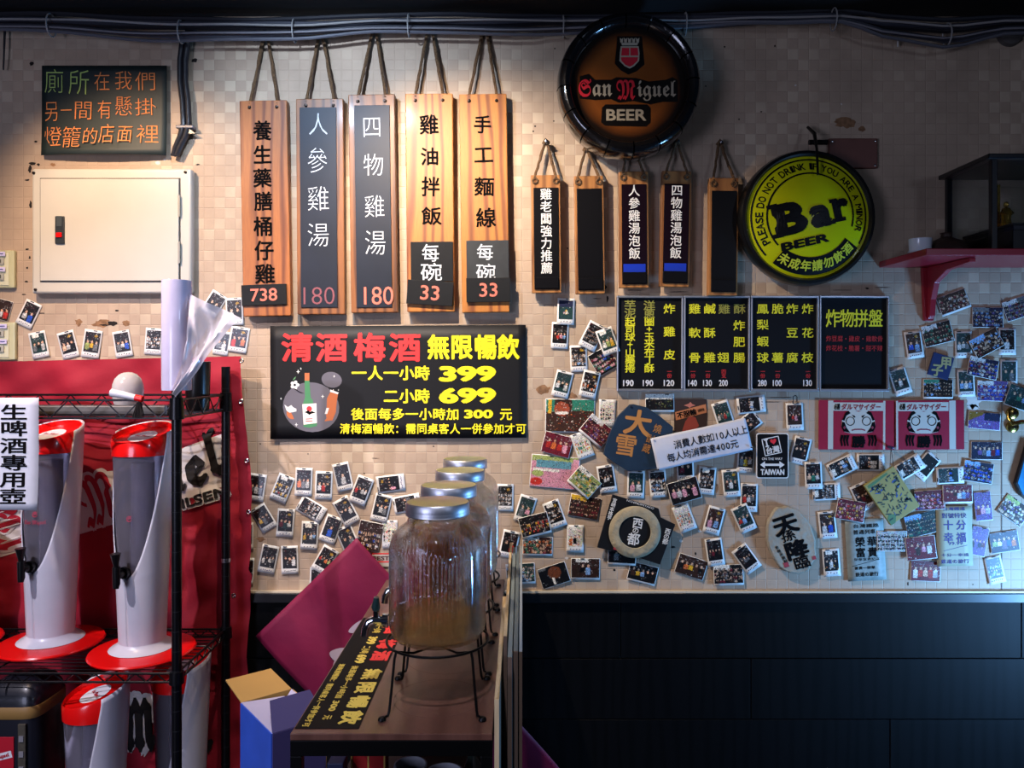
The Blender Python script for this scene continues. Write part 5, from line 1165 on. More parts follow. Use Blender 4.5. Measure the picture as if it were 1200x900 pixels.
# little red-bordered sticker by the front jar
F = Frame('red_bordered_sticker', 'small white sticker with red borders beside the front jar', 'sticker', 447, 656, .003)
M().box(-F.m(11), F.m(11), -.001, 0, -F.m(8), F.m(8)).build('sticker_sheet', mat('sticker_pale', '#b9b1a4', .5), F.o)
mb = M()
for z in (6.5, -3): mb.box(-F.m(11), F.m(11), -.0015, -.0011, F.m(z), F.m(z+1.5))
mb.build('red_stripe', REDV, F.o)
L = Letters('lettering', mat('sticker_dark', '#4a2020', .5), F.o, -.0016); L.fit('FEST', 0, F.m(2), F.m(19), F.m(5), .03)
# black clip over the hanging photo
c = at(931, 467, .010); Cl = thing('wire_clip', 'black wire clip holding the hanging photo under the menu frame', 'clip', c)
M().tube([(-.006, -.004, -.016), (-.006, -.006, .006), (0, -.006, .010), (.006, -.006, .006), (.006, -.004, -.016)], .0016, 6).build('clip_wire', BLKMET, Cl, smooth=True)
# ================================================================ RED FLAG BEHIND THE RACK
fo = at(0, 640, .05)
fl = thing('flag', 'large crimson flag with white band and gothic letters behind the rack', 'flag', (0, 0, 0))
def flag_y(x, z):
    return -.040-.003*sin(x*43+z*29)-.0022*sin(z*71-x*33)-.010*sin(x*11+z*3)-.006*sin(x*27-z*5+1)-.010*max(0, sin(z*6.5+x*2))-.004*sin(z*31+x*13)
def edge_top(x): return EYE-((424-(x+1.62)*8.5)-VY)*K(.04)
XRT = lambda z: at(290, 0, .04)[0]+.012*sin(z*7+.5)+(.012 if z < .85 else 0)
def fpt(u, v):
    z = .05+(1-v)*(1.49-.05); x0_, x1_ = -1.9, XRT(z); x = x0_+(x1_-x0_)*u; zt_ = edge_top(x)
    z = .05+(1-v)*(zt_-.05); return (x, flag_y(x, z), z)
CRIM = mat('crimson_cloth', '#9a0f28', .75, bump=.5, bscale=9, var=.15, vscale=5)
M().grid(fpt, 110, 90).build('flag_cloth', CRIM, fl, smooth=True)
dfl = .045; fk = K(dfl)
def fw(e): return lambda X, Z: (X, flag_y(X, Z)-e, Z)
def FP(px, py): p = at(px, py, dfl); return p.x, p.z
def band(name, top, bot, m, e, n=60):      # ribbon following the cloth, between two pixel polylines
    def ip(pl, t):
        x = pl[0][0]+(pl[-1][0]-pl[0][0])*t
        for a, b in zip(pl, pl[1:]):
            if a[0] <= x <= b[0]+1e-6: return x, a[1]+(b[1]-a[1])*(x-a[0])/max(b[0]-a[0], 1e-6)
        return x, pl[-1][1]
    def f(u, v):
        a = ip(top, u); b = ip(bot, u); p = FP(a[0]+(b[0]-a[0])*v, a[1]+(b[1]-a[1])*v); return fw(e)(*p)
    return M().grid(f, n, 12).build(name, m, fl, smooth=True)
WCL = mat('white_cloth_print', '#c9c6c4', .8); BCL = mat('black_cloth_print', '#0c0a0c', .8); RCL = mat('red_cloth_print', '#a5142c', .8)
band('white_band', [(-10, 600), (60, 585), (85, 575), (120, 553), (170, 548), (215, 524), (262, 508)], [(-10, 656), (60, 636), (140, 612), (200, 592), (262, 570)], WCL, .002)
def fl_letters(m, items, e, halo=None):
    L = Letters('lettering', m, fl, 0, warp=fw(e))
    for t, x, y, w_, h_, o_, r in items: X, Z = FP(x, y); L.fit(t, X, Z, w_*fk, h_*fk, o_, radians(r))
S1, MM, AN, IG = '\U0001D57E', '\U0001D578', '\U0001D586\U0001D593', '\U0001D58E\U0001D58C\U0001D59A'
fl_letters(WCL, [(S1, 4, 618, 52, 62, .06, 16), (MM, 114, 585, 50, 70, .06, 18)], .004)
fl_letters(RCL, [(S1, 4, 618, 46, 56, .02, 16), (MM, 114, 585, 43, 62, .01, 18)], .006)
fl_letters(BCL, [(AN, 55, 612, 42, 30, .02, 16), (IG, 185, 570, 62, 46, .02, 18), ('\U0001D58A', 228, 553, 26, 38, .03, 18), ('\U0001D591', 251, 530, 20, 58, .03, 14)], .006)
fl_letters(WCL, [('PALE PILSEN', 203, 594, 138, 17, .09, 17)], .004); fl_letters(BCL, [('PALE PILSEN', 203, 594, 134, 12, .04, 17)], .006)
fl_letters(WCL, [(MM, 158, 845, 52, 78, .09, -8)], .004); fl_letters(BCL, [('\U0001D592', 164, 848, 42, 66, .03, 4), ('\U0001D591', 236, 850, 20, 70, .03, 10)], .006)
for px, py in ((289, 423), (288, 470), (292, 540), (294, 600), (274, 700)):
    X, Z = FP(px-3, py); M().lathe([(.0035, 0), (.0055, -.0015), (.0075, 0)], 12, 'y', (X, flag_y(X, Z)-.002, Z)).build('grommet', STEEL, fl, smooth=True)

# ================================================================ MAGENTA CLOTH
ml = thing('magenta_cloth', 'magenta cloth hung cornerwise behind the table with pale petal prints', 'cloth', (0, 0, 0))
c1, c0_, c2 = at(418, 630, .03), at(300, 745, .03), at(690, 940, .03)
a_ = Vector((c0_.x-c1.x, 0, c0_.z-c1.z)); b_ = Vector((c2.x-c1.x, 0, c2.z-c1.z)); b_ = b_*.98
def my(x, z): return -.028-.009*sin(x*9-z*7)-.005*sin(x*17+z*21)
def mpt(u, v):
    p = c1+a_*u*1.0+b_*v; return (p.x, my(p.x, p.z), max(p.z, .01))
MAG = mat('magenta_cloth', '#7c0f3c', .6, var=.2, vscale=6, bump=.3, bscale=12)
M().grid(mpt, 30, 60).build('cloth_sheet', MAG, ml, smooth=True, thick=.001)
mb = M()
def petal(cx, cy, L_, W_, rot):
    p = at(cx, cy, .03); pts = []
    for i in range(18):
        t = 2*pi*i/18; x = L_*cos(t); y = W_*sin(t)*(1+.4*cos(t)); pts.append((p.x+(x*cos(rot)-y*sin(rot))*K(.03), p.z+(x*sin(rot)+y*cos(rot))*K(.03)))
    b = len(mb.v); mb.v += [(x, my(x, z)-.0035, z) for x, z in pts]; mb.f.append(tuple(range(b, b+18)))
for q in ((422, 735, 15, 7, .4), (398, 768, 12, 9, -.3), (396, 780, 8, 6, -1.3)): petal(*q)
mb.build('petal_print', mat('petal_pale', '#b9a9b4', .7), ml)

# ================================================================ WIRE RACK
rx1 = -.886; rx0 = -1.86; yf_, yr_ = -.42, -.092
rk = thing('wire_rack', 'black wire shelving rack with round posts at the left', 'rack', (rx1, (yf_+yr_)/2, 0)); R0 = rk.location.copy()
RB_ = mat('rack_black', '#0b0b0f', .32, metal=.3)
def rp3(x, y, z): return (x-R0.x, y-R0.y, z)
for (x, y, top) in ((rx1, yf_, 1.428), (rx1, yr_, 1.488), (rx0, yf_, 1.488), (rx0, yr_, 1.488)):
    p = M().tube([rp3(x, y, .001), rp3(x, y, top)], .0125, 14).build('post', RB_, rk, smooth=True)
    mb = M()
    for i in range(int((top-.06)/.0508)):
        z = .05+i*.0508; mb.tube([rp3(x, y, z), rp3(x, y, z+.0016)], .0131, 14)
    mb.build('groove_ring', mat('groove_grey', '#2a2b30', .4, metal=.4), p, kind='stuff')
M().tube([rp3(rx1, yr_, .905), rp3(rx1, yr_, .917)], .0145, 14).build('chrome_ring', STEEL, rk, smooth=True)
for (zt_, th) in ((1.404, .046), (.703, .022), (.028, .018)):
    sh = M()
    for y in (yf_, yr_):
        for z in (zt_, zt_-th): sh.tube([rp3(rx0, y, z), rp3(rx1, y, z)], .0032, 7)
    for x in (rx0, rx1):
        for z in (zt_, zt_-th): sh.tube([rp3(x, yf_, z), rp3(x, yr_, z)], .0032, 7)
    s_ = sh.build('shelf_rim', RB_, rk, smooth=True)
    zz = M(); st = th*1.0 if th > .03 else .026
    for y in (yf_, yr_):
        n = int((rx1-rx0)/st); pts = [rp3(rx0+(rx1-rx0)*i/n, y, zt_ if i % 2 else zt_-th) for i in range(n+1)]
        for a, b in zip(pts, pts[1:]): zz.tube([a, b], .0019, 5, caps=False)
    for x in (rx0, rx1):
        n = 8 if th > .03 else 12; pts = [rp3(x, yf_+(yr_-yf_)*i/n, zt_ if i % 2 else zt_-th) for i in range(n+1)]
        for a, b in zip(pts, pts[1:]): zz.tube([a, b], .0019, 5, caps=False)
    zz.build('truss_wire', RB_, s_, smooth=True, kind='stuff')
    for i in range(13):
        y = yf_+(yr_-yf_)*(i+1)/14; zm = zt_ if th < .03 else zt_-th+.004; M().tube([rp3(rx0, y, zm), rp3(rx1, y, zm)], .0015, 5).build('shelf_wire', RB_, rk, smooth=True)
    for f_ in (.0, .33, .66): M().tube([rp3(rx0+(rx1-rx0)*(f_+.17), yf_, (zt_ if th < .03 else zt_-th+.004)-.004), rp3(rx0+(rx1-rx0)*(f_+.17), yr_, (zt_ if th < .03 else zt_-th+.004)-.004)], .0026, 6).build('cross_wire', RB_, rk, smooth=True)
    for (x, y) in ((rx1, yf_), (rx1, yr_), (rx0, yf_), (rx0, yr_)): M().lathe([(.0128, -th-.004), (.0185, -th-.003), (.0165, .006), (.0128, .007)], 16, 'z', rp3(x, y, zt_)).build('collar', RB_, rk, smooth=True)

# paper sign clipped to the rack
F = Frame('paper_sign', 'white paper sign with a vertical column of black characters on the rack', 'sign', 19, 531.5, .432, 0)
ps = lambda Z: -.002-.007*max(0, -Z/F.m(66))**2
M().grid(lambda u, v: (-F.m(27)+F.m(54)*u+F.m(1)*(1-v)*0, ps((.5-v)*F.m(131)), (.5-v)*F.m(131)), 4, 14).build('paper_sheet', PAPER, F.o, smooth=True, thick=.0006)
L = Letters('lettering', INK, F.o, 0, warp=lambda X, Z: (X, ps(Z)-.0009, Z))
for ch, y in zip('生啤酒專用壺', (483, 502, 522, 542, 561.5, 581)): X, Z = F.p(17, y); L.em(ch, X, Z, F.m(33), F.m(19.5), .02)

# ---------------------------------------------------------------- beer towers
SHELLM = mat('tower_white', '#cfcdd6', .3, var=.10, vscale=9, coat=.25)
CLEAR = mat('clear_plastic', '#c9c4d4', .12, trans=.86, ior=1.12, coat=.3)
STK = mat('white_sticker', '#dcdce0', .4)
def make_tower():
    T = thing('beer_tower', '', 'beer tower', (0, 0, 0))
    H = .60; r = lambda z: .058+(.081-.058)*max(0, min(1, (z-.03)/.57)); tl = .30
    ztop = lambda a: H-tl*r(H)*cos(a+pi/2)          # rim dips towards the front (-y)
    def ho(z): return radians(86)*sqrt(max(0, min(1, (z-.215)/.37)))
    def shell(u, v):
        a_full = lambda z: -pi/2+ho(z)+(2*pi-2*ho(z))*u
        z = .02+(H-.02)*v; a = a_full(z); zt__ = ztop(a)+.004; z2 = .02+(zt__-.02)*v
        a = -pi/2+ho(min(z2, .60))+(2*pi-2*ho(min(z2, .60)))*u
        return (r(z2)*cos(a), r(z2)*sin(a), z2)
    M().grid(shell, 56, 44).build('shell', SHELLM, T, smooth=True, thick=.0028)
    M().lathe([(.135, .0), (.137, .004), (.134, .008), (.100, .012), (.070, .014), (.0002, .014), (.0002, .0), (.135, 0)], 56).build('base_disc', RED, T, smooth=True)
    M().lathe([(.085, .0142), (.080, .018), (.068, .024), (.0595, .034), (.058, .040)], 48).build('collar', SHELLM, T, smooth=True)
    M().lathe([(r(.1)*.90, .06), (r(.2)*.925, .2), (r(.3)*.93, .3), (r(.4)*.935, .4), (r(.54)*.94, .545)], 48).build('clear_tube', CLEAR, T, smooth=True)
    M().lathe([(.027, .07), (.027, .52)], 24).build('ice_tube', mat('core_plastic', '#8d8aa0', .2, trans=.5, ior=1.1), T, smooth=True)
    cp = M(); n = 56; rr = [(.955, -.036), (.965, -.002), (.93, .003), (.90, -.010), (.0001, -.010)]
    b = 0
    for k in range(n):
        a = 2*pi*k/n
        for q, dz in rr: rad = r(H)*q; cp.v.append((rad*cos(a), rad*sin(a), H-.058 if dz < -.03 else H+tl*rad*sin(a)+dz))
    m_ = len(rr)
    for k in range(n):
        k2 = (k+1) % n
        for j in range(m_-1): cp.f.append((k*m_+j, k2*m_+j, k2*m_+j+1, k*m_+j+1))
    cap = cp.build('cap', RED, T, smooth=True)
    s_ = M(); s_.v = [(.037*cos(t), .037*sin(t), H+tl*.037*sin(t)-.0092) for t in [2*pi*i/28 for i in range(28)]]; s_.f = [tuple(range(28))]; s_.build('cap_sticker', STK, cap)
    L = Letters('lettering', mat('sticker_red', '#b0202e', .4), cap, 0, warp=lambda X, Z: (X, Z, H+tl*Z-.0086)); L.fit('\U0001D57E\U0001D586\U0001D593 \U0001D578\U0001D58E\U0001D58C\U0001D59A\U0001D58A\U0001D591', 0, 0, .046, .012, .02)
    rf = r(.45)*.93+.0022
    L = Letters('lettering', mat('faint_red', '#a03048', .4), T, 0, warp=lambda X, Z: (rf*sin(X/rf), -rf*cos(X/rf), Z)); L.fit('\U0001D57E\U0001D586\U0001D593 \U0001D578\U0001D58E\U0001D58C\U0001D59A\U0001D58A\U0001D591', .012, .355, .062, .014, .01); L.fit('\U0001D57E', .014, .378, .014, .016, .01)
    tp = M(); zz = .235
    tp.tube([(0, -.060, zz), (0, -.098, zz)], .011, 12); tp.lathe([(.016, 0), (.016, .008), (.011, .010)], 14, 'y', (0, -.078, zz)); tp.tube([(0, -.100, zz+.022), (0, -.100, zz-.022), (0, -.102, zz-.034)], [.010, .0095, .007], 12)
    tap = tp.build('tap', BLACKP, T, smooth=True)
    M().tube([(0, -.100, zz+.022), (0, -.102, zz+.034), (0, -.103, zz+.058)], [.006, .008, .0135], 10).build('lever', BLACKP, tap, smooth=True)
    return T
tw = make_tower()
specs = [(-1.330, -.22, .7075, -12, 'tall clear beer tower on red disc base behind the paper sign, upper left'),
         (-1.042, -.28, .7075, -12, 'tall clear beer tower on red disc base next to the front rack post'),
         (-1.130, -.355, .0325, -48, 'white-backed beer tower on the lower shelf beside the dark insulated jug'),
         (-.985, -.175, .0325, -50, 'white-backed beer tower on the lower shelf behind the front rack post')]
for i, (x, y, z, rz, lab) in enumerate(specs):
    t = tw if i == 0 else copy_tree(tw)
    t.location = (x, y, z); t.rotation_euler = (0, 0, radians(rz)); t['label'] = lab; t['group'] = 'beer towers on the rack'
    if z < .5:
        for ch in COL.objects:
            if ch.parent == t and ch.name.startswith('base_disc'): ch.scale = (.81, .81, 1)
# edge of a third red disc at the far left
t3 = thing('red_disc_base', 'red disc rim peeping in at the left edge of the second shelf', 'tower base', (-1.625, -.22, .7075))
M().lathe([(.135, .0), (.137, .004), (.134, .008), (.100, .012), (.0002, .014), (.0002, .0), (.135, 0)], 56).build('disc', RED, t3, smooth=True)
M().lathe([(.085, .0142), (.068, .024), (.058, .040), (.062, .40)], 40).build('column', SHELLM, t3, smooth=True)
# dark insulated jug
J = thing('insulated_jug', 'dark insulated jug with gold band and red label on the lower shelf', 'jug', (-1.352, -.30, .030))
def sq(r0): return lambda r_, h, a: r_/((abs(cos(a))**5+abs(sin(a))**5)**(1/5))
M().lathe([(.0002, 0), (.070, 0), (.076, .01), (.078, .06), (.078, .56), (.074, .585), (.062, .61), (.040, .625), (.0002, .63)], 64, rfun=sq(0)).build('jug_body', mat('navy_black_plastic', '#14151f', .35, coat=.15), J, smooth=True)
M().lathe([(.0785, .535), (.0797, .537), (.0797, .565), (.0785, .567)], 64, rfun=sq(0)).build('gold_band', mat('gold_band', '#8a6b3a', .45), J, smooth=True)
lbx = M().box(-.066, .022, -.0805, -.0775, .37, .49).build('red_label', mat('label_red', '#b0182a', .4), J, bevel=.0005)
rt = radians(14); mb = M().flat([(-.022+x*cos(rt)-y*sin(rt), .437+x*sin(rt)+y*cos(rt)) for x, y in ((-.04, -.009), (.04, -.009), (.04, .009), (-.04, .009))], -.0809); mb.build('label_strip', STK, lbx)
L = Letters('lettering', mat('sticker_red', '#b0202e', .4), lbx, -.0815); L.fit('\U0001D57E\U0001D586\U0001D593 \U0001D578\U0001D58E\U0001D58C\U0001D59A\U0001D58A\U0001D591', -.022, .437, .068, .013, .03, rt)
M().box(.034, .054, -.083, -.0775, .30, .525).build('strap', mat('strap_drab', '#4c463a', .7, var=.5, vscale=60), J, bevel=.001)
for i in range(5): M().box(.038, .050, -.0855, -.0832, .32+i*.04, .335+i*.04).build('buckle_bar', mat('buckle_grey', '#7d7b80', .5), J)

# ---------------------------------------------------------------- things on the top shelf
Rl = thing('film_roll', 'upright lavender-white roll of plastic film on the rack corner', 'roll', (rx1, -.42, 1.4295))
M().lathe([(.0145, 0), (.0355, 0), (.0362, .004), (.0362, .278), (.0355, .281), (.0145, .281), (.0145, 0)], 40).build('roll_body', mat('film_white', '#c3bed8', .22, coat=.4, var=.1, vscale=25), Rl, smooth=True)
FILM = mat('loose_film', '#dfd6dc', .18, alpha=.8, coat=.5, bump=.6, bscale=14)
tp_, tip, bot = at(222, 345, .42), at(283, 373, .40), at(204, 464, .455)
def pl3(pl, t):
    t *= len(pl)-1; i = min(int(t), len(pl)-2); f = t-i
    return pl[i].lerp(pl[i+1], f)
FLm = [at(222, 344, .425), at(222, 372, .44), at(221, 398, .452), at(212, 428, .462), at(201, 456, .465)]
FRm = [at(283, 373, .40), at(266, 388, .41), at(250, 408, .43), at(232, 434, .45), at(206, 465, .467)]
def film(u, v):                # from the roll's side out to the free edge
    p = pl3(FLm, v).lerp(pl3(FRm, v), u)
    p.y -= (.014*sin(u*6+v*4)+.004*sin(u*19-v*11))*sin(pi*min(1, u+.15))**.5 if u < .85 else .004*sin(v*13)
    return (p.x-R_0.x, p.y-R_0.y, p.z-R_0.z)
R_0 = Rl.location
M().grid(film, 22, 26).build('loose_sheet', FILM, Rl, smooth=True)
p = at(235, 458, .20); Cu = thing('black_tumbler', 'black ribbed tumbler on the top shelf behind the plastic film', 'tumbler', (p.x-.008, -.20, 1.3645))
M().lathe([(.0002, 0), (.028, 0), (.031, .01), (.034, .138), (.031, .139), (.0002, .13)], 32, rfun=lambda r_, h, a: r_*(1+.02*cos(16*a))).build('tumbler_body', BLACKP, Cu, smooth=True)
p = at(150, 455, .30); Gd = thing('white_dome', 'round white translucent plastic dome on the top shelf', 'cover', (p.x, -.30, 1.3645))
M().lathe([(.026, .004), (.034, .022), (.0385, .042), (.0400, .060), (.0385, .076), (.033, .092), (.022, .104), (.010, .109), (.0002, .110)], 40).build('dome_cover', mat('dome_plastic', '#d2cfcc', .2, trans=.35, ior=1.2, coat=.4), Gd, smooth=True)
M().lathe([(.0002, 0), (.030, 0), (.031, .004), (.0002, .005)], 40).build('dome_rim', WHITEP, Gd, smooth=True)
p = at(153, 462, .43); Br = thing('cleaning_brush', 'white-handled brush with red tip and dark bristles hanging at the shelf edge', 'brush', (p.x, -.445, 1.420))
M().tube([(-.040, 0, .004), (-.010, -.003, -.001), (.022, -.004, -.008)], [.011, .0095, .008], 10).build('handle', WHITEP, Br, smooth=True)
M().tube([(.022, -.004, -.008), (.040, -.004, -.012)], .0085, 10).build('red_tip', RED, Br, smooth=True)
mb = M()
for i in range(60):
    a = random.uniform(0, 2*pi); q = random.uniform(.002, .016); mb.tube([(.030+.3*q*cos(a), -.002+.3*q*sin(a), -.020), (.028+q*cos(a), -.004+.6*q*sin(a), -.055-random.uniform(0, .006))], .0009, 4, caps=False)
mb.build('bristles', mat('bristle_dark', '#2a2422', .8), Br, kind='stuff')
for i, (y, z, x0_, x1_, c, lab) in enumerate(((-.375, 1.4178, -1.50, -.93, '#6a655f', 'long weathered grey metal bar lying along the top shelf front'), (-.33, 1.4178, -1.55, -.95, '#3f3c3c', 'long dark bar lying behind the grey bar on the top shelf'))):
    bt = thing('metal_bar', lab, 'bar', ((x0_+x1_)/2, y, 1.3645)); hw = (x1_-x0_)/2
    M().box(-hw, hw, -.010, .010, 0, .022).build('bar_body', mat('bar_'+('grey', 'dark')[i], c, .5, metal=.5, var=.4, vscale=20), bt, bevel=.002)
    for sx in (-1, 1): M().box(sx*(hw+.0005)-.004, sx*(hw+.0005)+.004, -.011, .011, -.0001, .023).build('end_cap', BLACKP, bt)

# ================================================================ TABLE
TZ = .843; tx0, tx1 = -.411, -.053; ty0, ty1 = -1.033, -.062
tb_ = thing('side_table', 'brown-topped black steel table under the row of glass jars', 'table', ((tx0+tx1)/2, (ty0+ty1)/2, 0)); T0 = tb_.location.copy()
def tb3(mb, x0_, x1_, y0_, y1_, z0_, z1_): return mb.box(x0_-T0.x, x1_-T0.x, y0_-T0.y, y1_-T0.y, z0_, z1_)
tb3(M(), tx0, tx1, ty0, ty1, TZ-.012, TZ).build('tabletop', TABLEM, tb_, bevel=.0012)
for (x0_, x1_, y0_, y1_) in ((tx0, tx1, ty0, ty0+.02), (tx0, tx1, ty1-.02, ty1), (tx0, tx0+.02, ty0+.0205, ty1-.0205), (tx1-.02, tx1, ty0+.0205, ty1-.0205)):
    tb3(M(), x0_, x1_, y0_, y1_, TZ-.040, TZ-.0125).build('frame_rail', BLKMET, tb_, bevel=.001)
for x in (tx0, tx1-.02):
    for y in (ty0, ty1-.02): tb3(M(), x, x+.02, y, y+.02, 0, TZ-.0405).build('leg', BLKMET, tb_, bevel=.001)
tb3(M(), tx0+.0205, tx1-.0205, ty0+.02, ty1-.02, .585, .60).build('lower_shelf', mat('lower_shelf_board', '#2a211e', .5), tb_, bevel=.001)
mb = M()
for (x, y, r_) in ((-.165, -.885, .085), (-.165, -.68, .09), (-.15, -.40, .09)):
    mb.lathe([(r_, TZ+.00015), (r_+.0012, TZ+.0003), (r_+.0024, TZ+.00015)], 48, 'z', (x-T0.x, y-T0.y, 0))
mb.build('ring_stain', mat('ring_stain', '#5a4038', .45), tb_, kind='stuff')
# printed strip on the tabletop
c = Vector((tx0+.0605, -.715, TZ+.0006)); P_ = thing('tabletop_poster', 'black strip poster with red and yellow characters along the table edge', 'poster', c)
M().box(-.0575, .0575, -.3, .30, 0, .0006).build('poster_sheet', mat('strip_black', '#0c0c0e', .6, spec=.15), P_)
def tl_(m, items):     # text running towards the camera; u along the strip from its far end (0..1), w across (0 left, 1 right)
    L = Letters('lettering', m, P_, 0, warp=lambda X, Z: (Z, -X, .0011)); L.flat_up = True
    for t, u, w_, lu, lw, o_ in items:
        X = (u-.5)*.60; Z = (w_-.5)*.115
        if len(t) == 1: L.em(t, X, Z, lu, lw, o_)
        else: L.fit(t, X, Z, lu, lw, o_)
tl_(REDV, [('清', .05, .80, .055, .042, .05), ('酒', .15, .80, .055, .042, .05), ('梅', .31, .80, .058, .042, .05), ('酒', .43, .80, .058, .042, .05)])
tl_(mat('strip_yellow', '#d8be52', .5), [('無', .60, .80, .055, .040, .04), ('限', .71, .80, .055, .040, .04), ('暢', .82, .80, .055, .040, .04), ('飲', .93, .80, .055, .040, .04),
    ('一人一小時', .12, .46, .08, .020, .02), ('399', .27, .46, .05, .022, .06), ('二小時', .37, .44, .045, .020, .02), ('699', .46, .44, .05, .022, .06),
    ('後面每多一小時加', .66, .42, .16, .015, .02), ('300', .85, .42, .045, .013, .04), ('元', .93, .42, .018, .018, .02), ('清梅酒暢飲：需同桌客人一併參加才可', .75, .15, .29, .014, .02)])

# ---------------------------------------------------------------- glass jars on wire stands
GLASS = mat('jar_glass', '#f2f5f6', .015, trans=1, ior=1.32, coat=.35, alpha=.6)
def make_jar():
    Jr = thing('glass_jar', '', 'drink jar', (0, 0, 0))
    NS = 288; rib = lambda r_, h, a: r_+(.0017*cos(72*a) if (r_ > .0895 and .018 < h < .182) else 0)
    zs = [.03+.145*i/10 for i in range(11)]
    prof = [(.0002, 0), (.070, 0), (.083, .004), (.0905, .015)]+[(.0925, z) for z in zs]+[(.0918, .186), (.0895, .196), (.084, .206), (.076, .214), (.066, .221), (.0590, .228), (.0575, .236), (.0575, .252), (.056, .2535), (.0545, .252),
            (.0545, .236), (.0560, .227), (.064, .218), (.074, .211), (.0815, .203), (.0865, .193), (.0885, .178), (.0885, .03), (.086, .014), (.078, .0085), (.0002, .008)]
    M().lathe(prof, NS, rfun=rib).build('jar_body', GLASS, Jr, smooth=True)
    M().lathe([(.058, .2395), (.0610, .239), (.0625, .2405), (.0618, .2425), (.0625, .245), (.0618, .2475), (.0622, .250), (.0615, .262), (.0600, .2645), (.057, .2645), (.054, .2628), (.0002, .2625)], 72).build('lid', mat('brushed_lid', '#c3c6d0', .42, metal=1, bump=.05, bscale=60), Jr, smooth=True)
    t = M(); z = .032
    t.tube([(-.0965, 0, z), (-.108, 0, z)], .0135, 14); t.tube([(-.106, 0, z), (-.122, 0, z+.002), (-.134, 0, z-.003), (-.141, 0, z-.016), (-.143, 0, z-.030)], [.008, .0085, .0085, .008, .0075], 12)
    t.tube([(-.120, 0, z+.004), (-.120, 0, z+.022)], .0065, 10)
    tap = t.build('tap', CHROME, Jr, smooth=True)
    M().tube([(-.120, 0, z+.018), (-.121, 0, z+.026), (-.119, -.004, z+.046)], [.006, .009, .005], 10).build('lever', mat('lever_teal', '#1c3234', .3, coat=.4), tap, smooth=True)
    return Jr
def make_stand():
    S_ = thing('jar_stand', '', 'stand', (0, 0, 0))
    N_ = 40; r0 = .0985; mb = M()
    mb.tube([(r0*cos(2*pi*k/N_), r0*sin(2*pi*k/N_), .117) for k in range(N_+1)], .0026, 7, caps=False); mb.build('ring', BLKMET, S_, smooth=True)
    for a in (pi/4, 3*pi/4):
        M().tube([(r0*cos(a), r0*sin(a), .117), (.6*r0*cos(a), .6*r0*sin(a), .1045), (-.6*r0*cos(a), -.6*r0*sin(a), .1045 if a < 1 else .1045), (-r0*cos(a), -r0*sin(a), .117)], .0024, 6).build('cross_wire', BLKMET, S_, smooth=True)
    for k in range(4):
        a = pi/4+k*pi/2; ca, sa = cos(a), sin(a)
        lg = M().tube([(r0*ca, r0*sa, .117), ((r0+.004)*ca, (r0+.004)*sa, .105), (r0*1.10*ca, r0*1.10*sa, .055), (r0*1.16*ca, r0*1.16*sa, .012), (r0*1.19*ca, r0*1.19*sa, .0045), ((r0*1.19+.010)*ca, (r0*1.19+.010)*sa, .0035)], .0026, 7).build('leg', BLKMET, S_, smooth=True)
        M().lathe([(.0002, .0075), (.005, .0065), (.0075, .003), (.0075, .0002), (.0002, .0001)], 12, 'z', ((r0*1.19+.013)*ca, (r0*1.19+.013)*sa, 0)).build('foot', BLKMET, lg, smooth=True)
    return S_
js = [(-.165, .892, 'front glass drink jar nearly empty, nearest the camera', 'frontmost wire jar stand under the nearly empty jar'),
      (-.163, .686, 'second glass drink jar filled with dark brown tea', 'wire stand under the jar of dark brown tea'),
      (-.157, .450, 'third glass drink jar from the front with clear drink', 'wire stand of the third jar from the front'),
      (-.161, .225, 'rearmost glass drink jar, closest to the wall', 'rearmost wire jar stand, closest to the wall')]
jar = make_jar(); std = make_stand()
LQ = [(.052, mat('pale_amber_drink', '#c99a4a', .02, trans=.75, ior=1.15, alpha=.5)), (.170, mat('brown_tea', '#a8550f', .02, trans=.3, ior=1.15, alpha=.85)), (.115, mat('clear_drink', '#b9bfb2', .02, trans=.7, ior=1.15, alpha=.5)), (.14, mat('clear_drink', '#b9bfb2', .02, trans=.7, ior=1.15, alpha=.5))]
for i, (x, off, lj, ls) in enumerate(js):
    j = jar if i == 0 else copy_tree(jar); s = std if i == 0 else copy_tree(std)
    j.location = (x, -off, TZ+.122); s.location = (x, -off, TZ+.0013)
    j['label'] = lj; j['group'] = 'glass drink jars on the table'; s['label'] = ls; s['group'] = 'wire stands under the jars'
for i, (x, off, lj, ls) in enumerate(js):
    lev, m = LQ[i]
    j = [o for o in COL.objects if o.get('label') == lj][0]
    M().lathe([(.0002, .0088), (.0775, .0092), (.0853, .0145), (.0878, .03), (.0878, lev), (.0002, lev)], 72).build('drink', m, j, smooth=True)
KS = KIDS
# wooden stick and small things by the front tap
# cups and red cartons on the lower shelf
for i, (px, r_, lab) in enumerate(((481, .034, 'white stoneware cup under the table, left one of two'), (521, .038, 'white stoneware cup stack under the table, right one of two'))):
    p = at(px, 890, .82+.03*i); U = thing('stoneware_cup', lab, 'cup', (p.x, -.82-.03*i, .6006), group='cups on the lower table shelf')
    SW_ = mat('grey_stoneware', '#8d8f98', .45)
    for k in range(2):
        z0_ = k*.040; M().lathe([(.0002, z0_), (r_*.75, z0_), (r_*.95, z0_+.010), (r_, z0_+.038), (r_*.90, z0_+.0385), (r_*.85, z0_+.012), (.0002, z0_+.006)], 32).build('cup_shell', SW_, U, smooth=True)
Cn = thing('red_carton', 'red and gold striped carton under the table front', 'carton', (-.315, -.80, .6006))
M().box(-.035, .035, -.02, .02, 0, .105).build('carton_body', mat('carton_red', '#8f1216', .45), Cn, bevel=.002)
